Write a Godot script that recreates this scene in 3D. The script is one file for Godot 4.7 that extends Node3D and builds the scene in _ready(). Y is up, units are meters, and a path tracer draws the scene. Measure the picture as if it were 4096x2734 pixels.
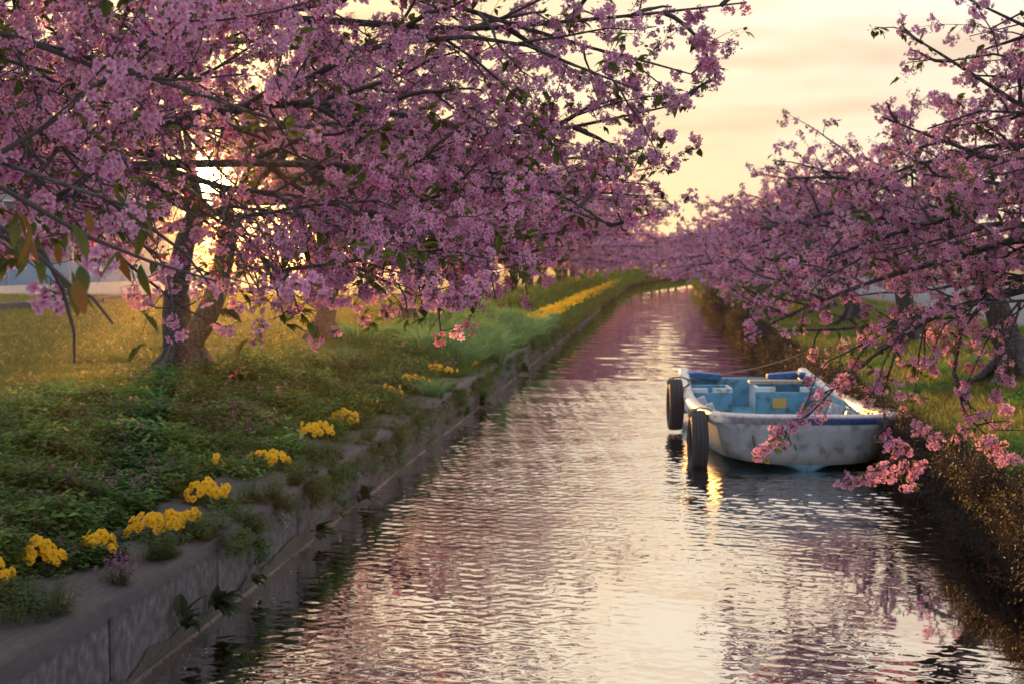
extends Node3D
# A canal between two rows of early pink cherry trees, the sun low behind the left row.
# Axes: x to the right, y up (the water lies at 0), the canal runs towards -z. "d" is the distance along the canal.

const EYE := Vector3(0, 2.0, 0)
const SUN := Vector3(-0.30946589, 0.0579649, -0.94914221)
var ord_words: Array[String] = ["first", "second", "third", "fourth", "fifth", "sixth", "seventh", "eighth", "ninth", "tenth", "eleventh", "twelfth", "thirteenth", "fourteenth", "fifteenth", "sixteenth", "seventeenth", "eighteenth", "nineteenth", "twentieth", "twenty first", "twenty second", "twenty third", "twenty fourth", "twenty fifth", "twenty sixth"]
var rng: RandomNumberGenerator
var taken := {}
var mats := {}
var cluster_meshes: Array = []
var far_cluster: ArrayMesh
var hilly: FastNoiseLite


# ---------------------------------------------------------------- mesh collecting
class MB:
	var v := PackedVector3Array()
	var n := PackedVector3Array()
	var c := PackedColorArray()
	var ix := PackedInt32Array()

	func tri(a: Vector3, b: Vector3, d: Vector3, ca: Color, cb: Color, cd: Color) -> void:
		var nn := (d - a).cross(b - a).normalized()
		var k := v.size()
		v.append(a); v.append(b); v.append(d)
		n.append(nn); n.append(nn); n.append(nn)
		c.append(ca); c.append(cb); c.append(cd)
		ix.append(k); ix.append(k + 1); ix.append(k + 2)

	func quad(a: Vector3, b: Vector3, d: Vector3, e: Vector3, col: Color) -> void:
		tri(a, b, d, col, col, col)
		tri(a, d, e, col, col, col)

	# a tube through points; smooth round the section
	func tube(p: PackedVector3Array, r: PackedFloat32Array, sides: int, col: Color) -> void:
		var m := p.size()
		var base := v.size()
		var side := Vector3.ZERO
		for i in m:
			var t := (p[mini(i + 1, m - 1)] - p[maxi(i - 1, 0)]).normalized()
			if i == 0:
				side = t.cross(Vector3.UP if absf(t.y) < 0.9 else Vector3.RIGHT).normalized()
			else:
				side = (side - t * side.dot(t)).normalized()
			var w := t.cross(side)
			for k in sides:
				var a := TAU * k / sides
				var o := side * cos(a) + w * sin(a)
				v.append(p[i] + o * r[i]); n.append(o); c.append(col)
		for i in m - 1:
			for k in sides:
				var a0 := base + i * sides + k
				var a1 := base + i * sides + (k + 1) % sides
				ix.append(a0); ix.append(a0 + sides); ix.append(a1)
				ix.append(a1); ix.append(a0 + sides); ix.append(a1 + sides)

	# a box with chamfered vertical and top edges where ch > 0
	func box(o: Vector3, s: Vector3, b: Basis, col: Color, ch := 0.0) -> void:
		var h := s * 0.5
		var ring := PackedVector3Array()
		var lo := -h.y
		var levels := [[-h.y, 0.0], [h.y - ch, 0.0], [h.y, ch]] if ch > 0.0 else [[-h.y, 0.0], [h.y, 0.0]]
		var prev := PackedVector3Array()
		for l in levels:
			var y: float = l[0]
			var q: float = l[1]
			var x := h.x - q
			var z := h.z - q
			ring = PackedVector3Array()
			if ch > 0.0:
				var e := ch
				for pt in [Vector2(x - e, -z), Vector2(x, -z + e), Vector2(x, z - e), Vector2(x - e, z), Vector2(-x + e, z), Vector2(-x, z - e), Vector2(-x, -z + e), Vector2(-x + e, -z)]:
					ring.append(o + b * Vector3(pt.x, y, pt.y))
			else:
				for pt in [Vector2(x, -z), Vector2(x, z), Vector2(-x, z), Vector2(-x, -z)]:
					ring.append(o + b * Vector3(pt.x, y, pt.y))
			if prev.size():
				for k in ring.size():
					var k2 := (k + 1) % ring.size()
					quad(prev[k], prev[k2], ring[k2], ring[k], col)
			else:
				for k in range(1, ring.size() - 1):
					tri(ring[0], ring[k], ring[k + 1], col, col, col)
			prev = ring
		for k in range(1, prev.size() - 1):
			tri(prev[0], prev[k + 1], prev[k], col, col, col)

	# a grid of points given row by row, smooth
	func grid(p: PackedVector3Array, cols: int, colors: PackedColorArray, col: Color, flip := false) -> void:
		var rows := p.size() / cols
		var base := v.size()
		for i in rows:
			for j in cols:
				var k := i * cols + j
				var du := p[i * cols + mini(j + 1, cols - 1)] - p[i * cols + maxi(j - 1, 0)]
				var dv := p[mini(i + 1, rows - 1) * cols + j] - p[maxi(i - 1, 0) * cols + j]
				var nn := du.cross(dv).normalized()
				v.append(p[k]); n.append(-nn if flip else nn); c.append(colors[k] if colors.size() else col)
		for i in rows - 1:
			for j in cols - 1:
				var k := base + i * cols + j
				if flip:
					ix.append(k); ix.append(k + 1); ix.append(k + cols)
					ix.append(k + 1); ix.append(k + cols + 1); ix.append(k + cols)
				else:
					ix.append(k); ix.append(k + cols); ix.append(k + 1)
					ix.append(k + 1); ix.append(k + cols); ix.append(k + cols + 1)

	func lathe(profile: PackedVector2Array, sides: int, b: Basis, o: Vector3, col: Color) -> void:
		# profile: x = along the axis, y = radius; the axis is b.x
		var p := PackedVector3Array()
		for i in profile.size():
			for k in sides + 1:
				var a := TAU * k / sides
				p.append(o + b * Vector3(profile[i].x, cos(a) * profile[i].y, sin(a) * profile[i].y))
		grid(p, sides + 1, PackedColorArray(), col)

	# a leaf blade from a base along dir, bending down by droop, folded along its rib
	func leaf(a: Vector3, dir: Vector3, face: Vector3, l: float, w: float, droop: float, col: Color, tip: Color, segs := 3) -> void:
		var side := dir.cross(face).normalized()
		var prev_m := a
		var prev_l := a
		var prev_r := a
		var d := dir
		var pc := col
		for i in segs:
			var t := float(i + 1) / segs
			d = (d + Vector3.DOWN * droop / segs).normalized()
			var up := side.cross(d)
			var m := prev_m + d * l / segs
			var ww := w * 0.5 * sin(PI * pow(t, 0.75)) if i < segs - 1 else 0.0
			var cc := col.lerp(tip, t)
			if i == segs - 1:
				tri(prev_l, m, prev_m, pc, cc, pc)
				tri(prev_m, m, prev_r, pc, cc, pc)
			else:
				var ll := m - side * ww + up * ww * 0.35
				var rr := m + side * ww + up * ww * 0.35
				if i == 0:
					tri(a, ll, m, pc, cc, cc)
					tri(a, m, rr, pc, cc, cc)
				else:
					tri(prev_l, ll, m, pc, cc, cc); tri(prev_l, m, prev_m, pc, cc, pc)
					tri(prev_m, m, rr, pc, cc, cc); tri(prev_m, rr, prev_r, pc, cc, pc)
				prev_l = ll
				prev_r = rr
			prev_m = m
			pc = cc

	func mesh(mat: Material) -> ArrayMesh:
		var out := ArrayMesh.new()
		if v.size() == 0:
			return out
		var arr := []
		arr.resize(Mesh.ARRAY_MAX)
		arr[Mesh.ARRAY_VERTEX] = v
		arr[Mesh.ARRAY_NORMAL] = n
		arr[Mesh.ARRAY_COLOR] = c
		arr[Mesh.ARRAY_INDEX] = ix
		out.add_surface_from_arrays(Mesh.PRIMITIVE_TRIANGLES, arr)
		out.surface_set_material(0, mat)
		return out


# ---------------------------------------------------------------- scene helpers
func P(x: float, y: float, d: float) -> Vector3:
	return Vector3(x, y, -d)

func numbered(s: String) -> String:
	if not taken.has(s):
		taken[s] = 0
		return s
	taken[s] += 1
	return "%s_%03d" % [s, taken[s]]

func tag(o: Node, label: String, category := "", group := "", kind := "") -> void:
	if label: o.set_meta("label", label)
	if category: o.set_meta("category", category)
	if group: o.set_meta("group", group)
	if kind: o.set_meta("kind", kind)

func thing(called: String, label: String, category: String, at: Vector3, group := "") -> Node3D:
	var o := Node3D.new()
	o.name = numbered(called)
	add_child(o)
	o.position = at
	tag(o, label, category, group)
	return o

func part(called: String, m: Mesh, parent: Node3D, at := Vector3.ZERO, b := Basis.IDENTITY) -> MeshInstance3D:
	var o := MeshInstance3D.new()
	o.name = called if parent != self else numbered(called)
	o.mesh = m
	o.transform = Transform3D(b, at)
	parent.add_child(o, true)
	return o

func many(called: String, m: Mesh, where: Array, tints: PackedColorArray, parent: Node3D, at := Vector3.ZERO) -> MultiMeshInstance3D:
	var mm := MultiMesh.new()
	mm.transform_format = MultiMesh.TRANSFORM_3D
	mm.use_colors = tints.size() > 0
	mm.mesh = m
	mm.instance_count = where.size()
	for i in where.size():
		var t: Transform3D = where[i]
		t.origin -= at
		mm.set_instance_transform(i, t)
		if tints.size():
			mm.set_instance_color(i, tints[i])
	var o := MultiMeshInstance3D.new()
	o.name = called if parent != self else numbered(called)
	o.multimesh = mm
	parent.add_child(o, true)
	o.set_meta("kind", "stuff")
	return o

func rv() -> Vector3:
	return Vector3(rng.randf_range(-1, 1), rng.randf_range(-1, 1), rng.randf_range(-1, 1))

func rr(a: float, b: float) -> float:
	return rng.randf_range(a, b)

func rand_basis(tilt: float, s: float) -> Basis:
	return Basis(Vector3(rr(-1, 1), 0, rr(-1, 1)).normalized(), rr(-tilt, tilt)) * Basis(Vector3.UP, rr(0, TAU)) * Basis.from_scale(Vector3(s, s, s))

func srgb(r: float, g: float, b: float) -> Color:   # a real-world (linear) base colour as albedo_color wants it
	return Color(r, g, b).linear_to_srgb()

func noise_tex(freq: float, seed_: int, size: int, ramp: Array, octaves := 5, kind := FastNoiseLite.TYPE_SIMPLEX_SMOOTH) -> NoiseTexture2D:
	var f := FastNoiseLite.new()
	f.noise_type = kind
	f.seed = seed_
	f.frequency = freq
	f.fractal_octaves = octaves
	var t := NoiseTexture2D.new()
	t.width = size
	t.height = size
	t.seamless = true
	t.noise = f
	if ramp.size():
		var g := Gradient.new()
		var offs := PackedFloat32Array()
		var cols := PackedColorArray()
		for r in ramp:
			offs.append(r[0])
			cols.append(Color(r[1][0], r[1][1], r[1][2]).linear_to_srgb())
		g.offsets = offs
		g.colors = cols
		t.color_ramp = g
	return t

func mat(called: String, col: Color, rough := 0.85) -> StandardMaterial3D:
	var m := StandardMaterial3D.new()
	m.resource_name = called
	m.albedo_color = col
	m.roughness = rough
	mats[called] = m
	return m

func tri_map(m: StandardMaterial3D, tex: Texture2D, bump: Texture2D, scale: Vector3, bump_cm: float) -> void:
	m.uv1_triplanar = true
	m.uv1_world_triplanar = true
	m.uv1_scale = scale
	if tex: m.albedo_texture = tex
	if bump:
		m.heightmap_enabled = true
		m.heightmap_texture = bump
		m.heightmap_scale = bump_cm

func in_view(p: Vector3, margin := 0.05) -> bool:
	var d := -p.z
	if d < 0.6: return false
	var q := p.x / d
	return q > -0.464 - margin and q < 0.256 + margin


func canal_shift(d: float) -> float:   # the canal bends to the right far away
	return 0.00082 * pow(maxf(d - 95.0, 0.0), 2.0)

func left_h(u: float, x: float, d: float) -> float:
	return 0.41 + 0.42 * smoothstep(0.25, 2.4, u) + hilly.get_noise_2d(x * 3.0, d * 3.0) * 0.05 * smoothstep(0.3, 1.0, u)

func right_h(u: float, x: float, d: float) -> float:
	return 0.50 + 0.36 * smoothstep(0.0, 1.7, u) + 0.04 * smoothstep(1.7, 3.5, u) + hilly.get_noise_2d(x * 3.0, d * 3.0) * 0.05 * smoothstep(0.1, 0.8, u) * (1.0 - smoothstep(2.6, 3.2, u))

func bank_h(x: float, d: float) -> float:
	var c := x - canal_shift(d)
	return left_h(-2.5 - c, x, d) if c < 0 else right_h(c - 2.4, x, d)


func _ready() -> void:
	rng = RandomNumberGenerator.new()
	rng.seed = 20240307
	hilly = FastNoiseLite.new()
	hilly.seed = 4
	hilly.frequency = 0.12
	camera_and_light()
	materials()
	setting()
	blossom_meshes()
	trees()
	boat()
	bank_plants()
	far_left()
	ground_cover()


# ---------------------------------------------------------------- camera, sky, sun, exposure
func camera_and_light() -> void:
	var cam := Camera3D.new()
	cam.name = "camera"
	cam.fov = 27.008
	cam.near = 0.1
	cam.far = 1500.0
	cam.position = EYE
	cam.rotation = Vector3(deg_to_rad(-3.22), deg_to_rad(5.934), 0)
	var at := CameraAttributesPhysical.new()
	at.frustum_focal_length = 50.0
	at.frustum_focus_distance = 5.2
	at.frustum_near = 0.1
	at.frustum_far = 1500.0
	at.exposure_aperture = 7.1
	cam.attributes = at
	add_child(cam)
	cam.fov = 27.008
	cam.current = true

	var e := Environment.new()
	e.background_mode = Environment.BG_SKY
	e.tonemap_mode = Environment.TONE_MAPPER_LINEAR
	e.tonemap_exposure = 2.05
	e.sdfgi_enabled = true
	e.ssao_enabled = true
	e.ssil_enabled = true
	e.volumetric_fog_enabled = true          # thin evening haze, brighter towards the sun
	e.volumetric_fog_density = 0.00024
	e.volumetric_fog_albedo = Color(1.0, 0.90, 0.78)
	e.volumetric_fog_anisotropy = 0.9
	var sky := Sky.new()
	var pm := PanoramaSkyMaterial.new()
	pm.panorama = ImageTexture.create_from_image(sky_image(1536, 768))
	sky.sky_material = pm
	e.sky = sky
	var we := WorldEnvironment.new()
	we.name = "environment"
	we.environment = e
	add_child(we)

	var sun := DirectionalLight3D.new()
	sun.name = "sun"
	sun.light_color = Color(1.0, 0.72, 0.38)
	sun.light_energy = 1.6
	sun.light_angular_distance = 0.5
	sun.shadow_enabled = true
	add_child(sun)
	sun.look_at_from_position(Vector3.ZERO, -SUN, Vector3.UP)


func sky_image(w: int, h: int) -> Image:
	var data := PackedFloat32Array()
	data.resize(w * h * 3)
	var nz := FastNoiseLite.new()
	nz.seed = 11
	nz.frequency = 1.0
	nz.fractal_octaves = 5
	var s := SUN.normalized()
	for j in h:
		var el := PI * (0.5 - (j + 0.5) / h)
		var y := sin(el)
		var cy := cos(el)
		if el < -0.03:
			for i in w:
				var k := (j * w + i) * 3
				data[k] = 0.20; data[k + 1] = 0.16; data[k + 2] = 0.12
			continue
		for i in w:
			var az := TAU * (i + 0.5) / w
			var dx := sin(az) * cy
			var dz := -cos(az) * cy
			var cs := clampf(dx * s.x + y * s.y + dz * s.z, -1.0, 1.0)
			var ang := acos(cs)
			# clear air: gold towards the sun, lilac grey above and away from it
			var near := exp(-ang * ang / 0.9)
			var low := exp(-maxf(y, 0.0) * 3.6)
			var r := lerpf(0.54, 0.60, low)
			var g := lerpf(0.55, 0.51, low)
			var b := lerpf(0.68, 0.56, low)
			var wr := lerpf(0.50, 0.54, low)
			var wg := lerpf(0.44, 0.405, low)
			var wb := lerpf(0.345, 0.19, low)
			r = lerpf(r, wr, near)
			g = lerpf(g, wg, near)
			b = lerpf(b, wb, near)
			# thin streaked cloud, seen on a layer overhead
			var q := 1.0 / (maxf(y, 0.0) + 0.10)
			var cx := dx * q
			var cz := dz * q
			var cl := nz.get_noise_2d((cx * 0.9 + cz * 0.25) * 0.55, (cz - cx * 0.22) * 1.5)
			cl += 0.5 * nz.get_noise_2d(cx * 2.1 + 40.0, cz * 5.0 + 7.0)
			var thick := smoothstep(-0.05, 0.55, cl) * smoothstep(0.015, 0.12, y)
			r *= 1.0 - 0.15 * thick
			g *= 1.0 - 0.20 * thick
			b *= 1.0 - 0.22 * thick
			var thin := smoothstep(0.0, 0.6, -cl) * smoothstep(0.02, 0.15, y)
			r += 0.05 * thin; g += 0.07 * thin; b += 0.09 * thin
			# the bright air round the sun
			var a1 := 0.30 * exp(-ang / 0.12) + 2.0 * exp(-ang / 0.022) + 80.0 * exp(-pow(ang / 0.0085, 2.0))
			r += a1
			g += a1 * 0.66
			b += a1 * 0.24
			var k := (j * w + i) * 3
			data[k] = r; data[k + 1] = g; data[k + 2] = b
	return Image.create_from_data(w, h, false, Image.FORMAT_RGBF, data.to_byte_array())


# ---------------------------------------------------------------- materials
func leafy(called: String, trans: float, rough := 0.6) -> StandardMaterial3D:
	var m := mat(called, Color.WHITE, rough)
	m.vertex_color_use_as_albedo = true
	m.backlight_enabled = true
	m.backlight = Color(trans, trans, trans).linear_to_srgb()
	m.metallic_specular = 0.35
	return m

func materials() -> void:
	var fine := noise_tex(0.03, 21, 512, [])
	var coarse := noise_tex(0.012, 5, 512, [])
	var m := mat("bark", Color.WHITE, 0.9)
	tri_map(m, noise_tex(0.02, 8, 512, [[0.2, [0.018, 0.015, 0.014]], [0.45, [0.05, 0.042, 0.038]], [0.62, [0.075, 0.065, 0.058]], [0.8, [0.17, 0.155, 0.14]]]), noise_tex(0.025, 9, 512, [], 5, FastNoiseLite.TYPE_CELLULAR), Vector3(2.2, 5.0, 2.2), 3.0)
	m = mat("twig", srgb(0.035, 0.027, 0.024), 0.85)
	leafy("petal", 1.15, 0.75)
	leafy("foliage", 0.95, 0.55)
	leafy("yellow_petal", 0.6, 0.6)
	m = mat("lawn", Color.WHITE, 0.95)
	tri_map(m, noise_tex(0.010, 31, 1024, [[0.15, [0.06, 0.05, 0.025]], [0.4, [0.10, 0.11, 0.03]], [0.6, [0.22, 0.18, 0.07]], [0.85, [0.34, 0.26, 0.12]]]), fine, Vector3(0.33, 0.33, 0.33), 5.0)
	m = mat("soil", Color.WHITE, 0.95)
	tri_map(m, noise_tex(0.015, 33, 1024, [[0.2, [0.02, 0.02, 0.012]], [0.5, [0.045, 0.045, 0.02]], [0.8, [0.08, 0.07, 0.035]]]), fine, Vector3(0.5, 0.5, 0.5), 4.0)
	m = mat("concrete", Color.WHITE, 0.85)
	tri_map(m, noise_tex(0.018, 41, 1024, [[0.2, [0.046, 0.046, 0.048]], [0.45, [0.068, 0.067, 0.069]], [0.62, [0.084, 0.083, 0.084]], [0.8, [0.12, 0.118, 0.115]]], 6), noise_tex(0.16, 42, 512, [], 3), Vector3(0.7, 0.55, 0.7), 0.15)
	m = mat("wet_concrete", srgb(0.05, 0.045, 0.04), 0.3)
	tri_map(m, null, noise_tex(0.12, 44, 512, [], 3), Vector3(0.8, 0.8, 0.8), 0.6)
	m = mat("algae", Color.WHITE, 0.6)
	tri_map(m, noise_tex(0.03, 71, 512, [[0.2, [0.012, 0.012, 0.009]], [0.5, [0.022, 0.024, 0.014]], [0.8, [0.045, 0.043, 0.03]]], 6), fine, Vector3(1.5, 1.5, 1.5), 0.5)
	m = mat("old_concrete", srgb(0.05, 0.046, 0.04), 0.95)
	m.metallic_specular = 0.1
	m = mat("sheet", Color.WHITE, 0.62)
	tri_map(m, noise_tex(0.02, 47, 512, [[0.25, [0.015, 0.016, 0.021]], [0.55, [0.025, 0.025, 0.031]], [0.8, [0.045, 0.043, 0.045]]]), noise_tex(0.08, 48, 512, []), Vector3(3.0, 1.0, 0.6), 0.08)
	m = mat("water", srgb(0.70, 0.67, 0.64), 0.02)
	m.metallic = 1.0
	m.metallic_specular = 0.5
	m = mat("road", Color.WHITE, 0.9)
	tri_map(m, noise_tex(0.03, 55, 512, [[0.2, [0.10, 0.10, 0.105]], [0.8, [0.17, 0.17, 0.175]]]), fine, Vector3(0.5, 0.5, 0.5), 0.4)
	m = mat("sand", Color.WHITE, 0.95)
	tri_map(m, noise_tex(0.02, 57, 512, [[0.2, [0.24, 0.19, 0.14]], [0.8, [0.36, 0.29, 0.21]]]), fine, Vector3(0.3, 0.3, 0.3), 0.6)
	m = mat("hull", Color.WHITE, 0.5)
	m.vertex_color_use_as_albedo = true
	tri_map(m, noise_tex(0.012, 61, 1024, [[0.16, [0.36, 0.34, 0.27]], [0.30, [0.72, 0.71, 0.64]], [0.46, [0.90, 0.90, 0.88]], [0.8, [1.0, 1.0, 1.0]]], 6), coarse, Vector3(0.5, 0.4, 0.5), 0.15)
	m = mat("boat_trim", Color.WHITE, 0.45)
	m.vertex_color_use_as_albedo = true
	tri_map(m, noise_tex(0.03, 63, 512, [[0.2, [0.45, 0.42, 0.38]], [0.5, [0.9, 0.9, 0.88]], [0.8, [1, 1, 1]]], 5), null, Vector3(1.2, 1.2, 1.2), 0.0)
	m = mat("rubber", srgb(0.022, 0.021, 0.022), 0.7)
	tri_map(m, null, fine, Vector3(2, 2, 2), 0.3)
	m = mat("rope", srgb(0.20, 0.18, 0.13), 0.9)
	m = mat("paint", Color.WHITE, 0.6)
	m.vertex_color_use_as_albedo = true
	m = mat("glass", srgb(0.03, 0.035, 0.04), 0.08)


# ---------------------------------------------------------------- ground, water, walls, roads
func strip(us: PackedFloat32Array, ds: PackedFloat32Array, fn: Callable) -> PackedVector3Array:
	var p := PackedVector3Array()
	for d in ds:
		for u in us:
			p.append(fn.call(u, d))
	return p

func spread(a: float, b: float, first: float, growth: float) -> PackedFloat32Array:
	var out := PackedFloat32Array()
	var x := a
	var s := first
	while x < b:
		out.append(x)
		x += s
		s *= growth
	out.append(b)
	return out

func setting() -> void:
	# banks: each one sheet from the canal edge to the horizon
	var ds := spread(-14.0, 700.0, 0.22, 1.018)
	var b := MB.new()
	var us := spread(0.0, 480.0, 0.14, 1.13)
	b.grid(strip(us, ds, func(u: float, d: float) -> Vector3:
		var x: float = -2.56 - u + canal_shift(minf(d, 230.0))
		return P(x, left_h(u, x, d), d)), us.size(), PackedColorArray(), Color.WHITE, true)
	var o := part("lawn", b.mesh(mats.lawn), self)
	tag(o, "", "", "", "structure")
	b = MB.new()
	us = spread(0.0, 480.0, 0.14, 1.13)
	b.grid(strip(us, ds, func(u: float, d: float) -> Vector3:
		var x: float = 2.46 + u + canal_shift(minf(d, 230.0))
		return P(x, right_h(u, x, d), d)), us.size(), PackedColorArray(), Color.WHITE)
	o = part("grass_bank", b.mesh(mats.lawn), self)
	tag(o, "", "", "", "structure")
	# the canal bed under the banks' edges
	water()
	canal_walls()
	# asphalt on the right, beyond the grass
	b = MB.new()
	us = PackedFloat32Array([5.7, 7.0, 9.0, 12.0, 15.0])
	b.grid(strip(us, spread(-10, 230, 3.0, 1.0), func(u: float, d: float) -> Vector3:
		return P(u + canal_shift(d), 0.912 - (0.02 if u < 5.8 else 0.0), d)), us.size(), PackedColorArray(), Color.WHITE)
	o = part("road", b.mesh(mats.road), self)
	tag(o, "", "", "", "structure")
	# sandy path on the left, across the lawn
	b = MB.new()
	us = PackedFloat32Array([-18.2, -18.6, -22.0, -26.0, -30.6])
	b.grid(strip(us, spread(5, 230, 3.0, 1.0), func(u: float, d: float) -> Vector3:
		return P(u, (0.862 if u < -18.5 else 0.80) + 0.01 * sin(d * 0.7 + u), d)), us.size(), PackedColorArray(), Color.WHITE, true)
	o = part("path", b.mesh(mats.sand), self)
	tag(o, "", "", "", "structure")


func water() -> void:
	var b := MB.new()
	var ds := spread(-12.0, 3.5, 1.0, 1.0)
	var x := 4.0
	while x < 235.0:
		ds.append(x)
		x += clampf(0.0023 * x, 0.014, 0.06) if x < 24.0 else clampf(0.007 * x, 0.06, 0.8)
	var cols := 190
	var kx := PackedFloat32Array()
	var kd := PackedFloat32Array()
	var ph := PackedFloat32Array()
	var am := PackedFloat32Array()
	for i in 26:
		var wl := 0.07 * pow(1.145, i)       # wavelengths from 7 cm to 2 m
		var a := rng.randfn(0.0, 1.0)       # most crests lie across the canal
		kx.append(TAU / wl * sin(a))
		kd.append(TAU / wl * cos(a))
		ph.append(rr(0, TAU))
		am.append(0.026 * wl / TAU * (1.0 if wl < 0.17 else (0.32 if wl < 0.7 else 0.15)))
	var pts := PackedVector3Array()
	var nrm := PackedVector3Array()
	for d in ds:
		for j in cols:
			var t := float(j) / (cols - 1)
			var px := lerpf(-2.62, 2.56, t) + canal_shift(d)
			var y := 0.0
			var sx := 0.0
			var sd := 0.0
			# gusts: calm and ruffled patches
			var gust := 0.42 + 1.15 * smoothstep(8.5, 12.5, d) * (1.0 - 0.45 * smoothstep(24.0, 45.0, d)) + 0.9 * hilly.get_noise_2d(px * 4.0 + 90.0, d * 1.6)
			if d < 90.0 and d > 3.0:
				var step := clampf(0.0023 * d, 0.014, 0.06) if d < 24.0 else 0.007 * d
				for i in 26:
					var wl := 0.07 * pow(1.145, i)
					if wl < step * 2.0: continue
					var a := kx[i] * px + kd[i] * d + ph[i]
					var am_ := am[i] * gust
					y += am_ * sin(a)
					var cc := am_ * cos(a)
					sx += cc * kx[i]
					sd += cc * kd[i]
			pts.append(P(px, y, d))
			nrm.append(Vector3(-sx, 1.0, sd).normalized())
	b.grid(pts, cols, PackedColorArray(), Color.WHITE)
	b.n = nrm
	var o := part("water", b.mesh(mats.water), self)
	tag(o, "", "", "", "structure")


func canal_walls() -> void:
	# left: concrete panels two metres long with open joints, a wet footing, a mud bed
	var w := thing("canal_wall", "grey concrete canal wall of long panels along the left bank", "wall", P(-2.5, 0, 20))
	var dj := [2.4, 4.3, 6.2, 7.78, 9.6, 11.5, 13.4, 15.3, 17.2, 19.1, 21.0, 23.0, 25.0, 27.0, 29.0, 31.0, 33.0, 35.0, 37.0, 39.0, 41.0, 43.0, 46.0, 50.0, 55.0, 60.0]
	for i in dj.size() - 1:
		var b := MB.new()
		var l: float = dj[i + 1] - dj[i]
		b.box(Vector3(rr(-0.008, 0.008), rr(-0.006, 0.006) + 0.02, 0), Vector3(0.12, 0.80, l - 0.04), Basis.IDENTITY, Color.WHITE, 0.012)
		part("panel", b.mesh(mats.concrete), w, P(-2.5 - 0.05, 0, (dj[i] + dj[i + 1]) * 0.5) - w.position)
	var b := MB.new()
	var ds := spread(60.1, 232, 4.0, 1.0)
	var prof := [Vector2(-2.62, 0.42), Vector2(-2.49, 0.42), Vector2(-2.49, -0.3)]
	var p := PackedVector3Array()
	for d in ds:
		for q in prof:
			p.append(P(q.x + canal_shift(d), q.y, d))
	b.grid(p, 3, PackedColorArray(), Color.WHITE)
	part("far_stretch", b.mesh(mats.old_concrete), w, -w.position)
	b = MB.new()
	p = PackedVector3Array()
	prof = [Vector2(-2.53, 0.020), Vector2(-2.480, 0.013), Vector2(-2.476, 0.008), Vector2(-2.474, -0.3)]
	for d in spread(2.0, 60, 0.35, 1.0):
		var k := 0.012 * hilly.get_noise_2d(d * 30.0, 3.0)
		for q in prof:
			p.append(P(q.x + k, q.y + k, d))
	b.grid(p, 4, PackedColorArray(), Color.WHITE)
	part("footing", b.mesh(mats.wet_concrete), w, -w.position)
	b = MB.new()
	p = PackedVector3Array()
	var rim := 0.0
	for d in spread(2.5, 60, 0.09, 1.0):
		rim = 0.085 + 0.06 * hilly.get_noise_2d(d * 22.0, 61.0) + 0.05 * hilly.get_noise_2d(d * 5.0, 33.0)
		for y in [rim, rim * 0.6, -0.3]:
			p.append(P(-2.479, y, d))
	b.grid(p, 3, PackedColorArray(), Color.WHITE)
	part("algae_band", b.mesh(mats.algae), w, -w.position)
	b = MB.new()
	b.box(P(-2.64, -0.1, 30), Vector3(0.05, 0.9, 66), Basis.IDENTITY, Color.WHITE)
	part("backing", b.mesh(mats.wet_concrete), w, -w.position)
	# right: a low overgrown edging
	var r := thing("canal_edging", "low concrete edging along the right bank, half hidden by grass", "wall", P(2.4, 0, 20))
	for i in 28:
		b = MB.new()
		b.box(Vector3.ZERO, Vector3(0.10, 0.80, 1.97), Basis.IDENTITY, Color.WHITE, 0.012)
		part("panel", b.mesh(mats.concrete), r, P(2.42 + rr(-0.01, 0.01), 0.09 + rr(-0.012, 0.012), 3.0 + i * 2.0) - r.position)
	b = MB.new()
	p = PackedVector3Array()
	for d in spread(58.0, 232, 4.0, 1.0):
		for q in [Vector2(2.37, -0.3), Vector2(2.37, 0.5), Vector2(2.48, 0.5)]:
			p.append(P(q.x + canal_shift(d), q.y, d))
	b.grid(p, 3, PackedColorArray(), Color.WHITE)
	part("far_stretch", b.mesh(mats.old_concrete), r, -r.position)
	# the dark weed sheet draped over the wall's top
	b = MB.new()
	p = PackedVector3Array()
	var us := [0.0, 0.02, 0.045, 0.08, 0.14, 0.21, 0.28, 0.36, 0.46, 0.58]
	var sheet_d := spread(3.0, 24, 0.08, 1.0)
	for d in sheet_d:
		var edge := 0.035 * hilly.get_noise_2d(d * 9.0, 50.0)
		for k in us.size():
			var u: float = us[k]
			var y: float = [0.385, 0.425, 0.445, 0.452, 0.452, 0.452, 0.456, 0.465, 0.48, 0.50][k]
			y += 0.035 * smoothstep(0.05, 0.3, u) * hilly.get_noise_2d(u * 25.0, d * 7.0) + 0.004 * hilly.get_noise_2d(u * 90.0 + 9.0, d * 18.0)
			y += 0.018 * exp(-pow((u - 0.02) / 0.03, 2.0)) * (0.5 + hilly.get_noise_2d(d * 14.0, 8.0))
			p.append(P(-2.462 - u + edge * (1.0 if k > 0 else 0.6), y, d))
	b.grid(p, us.size(), PackedColorArray(), Color.WHITE, true)
	var o := part("weed_sheet", b.mesh(mats.sheet), self)
	tag(o, "dark grey weed control sheet draped over the left canal wall", "sheet")


# ---------------------------------------------------------------- blossom
const PINK_IN := Color(0.46, 0.10, 0.27)
const PINK := Color(0.72, 0.41, 0.57)
const PINK_OUT := Color(0.80, 0.57, 0.71)

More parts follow.
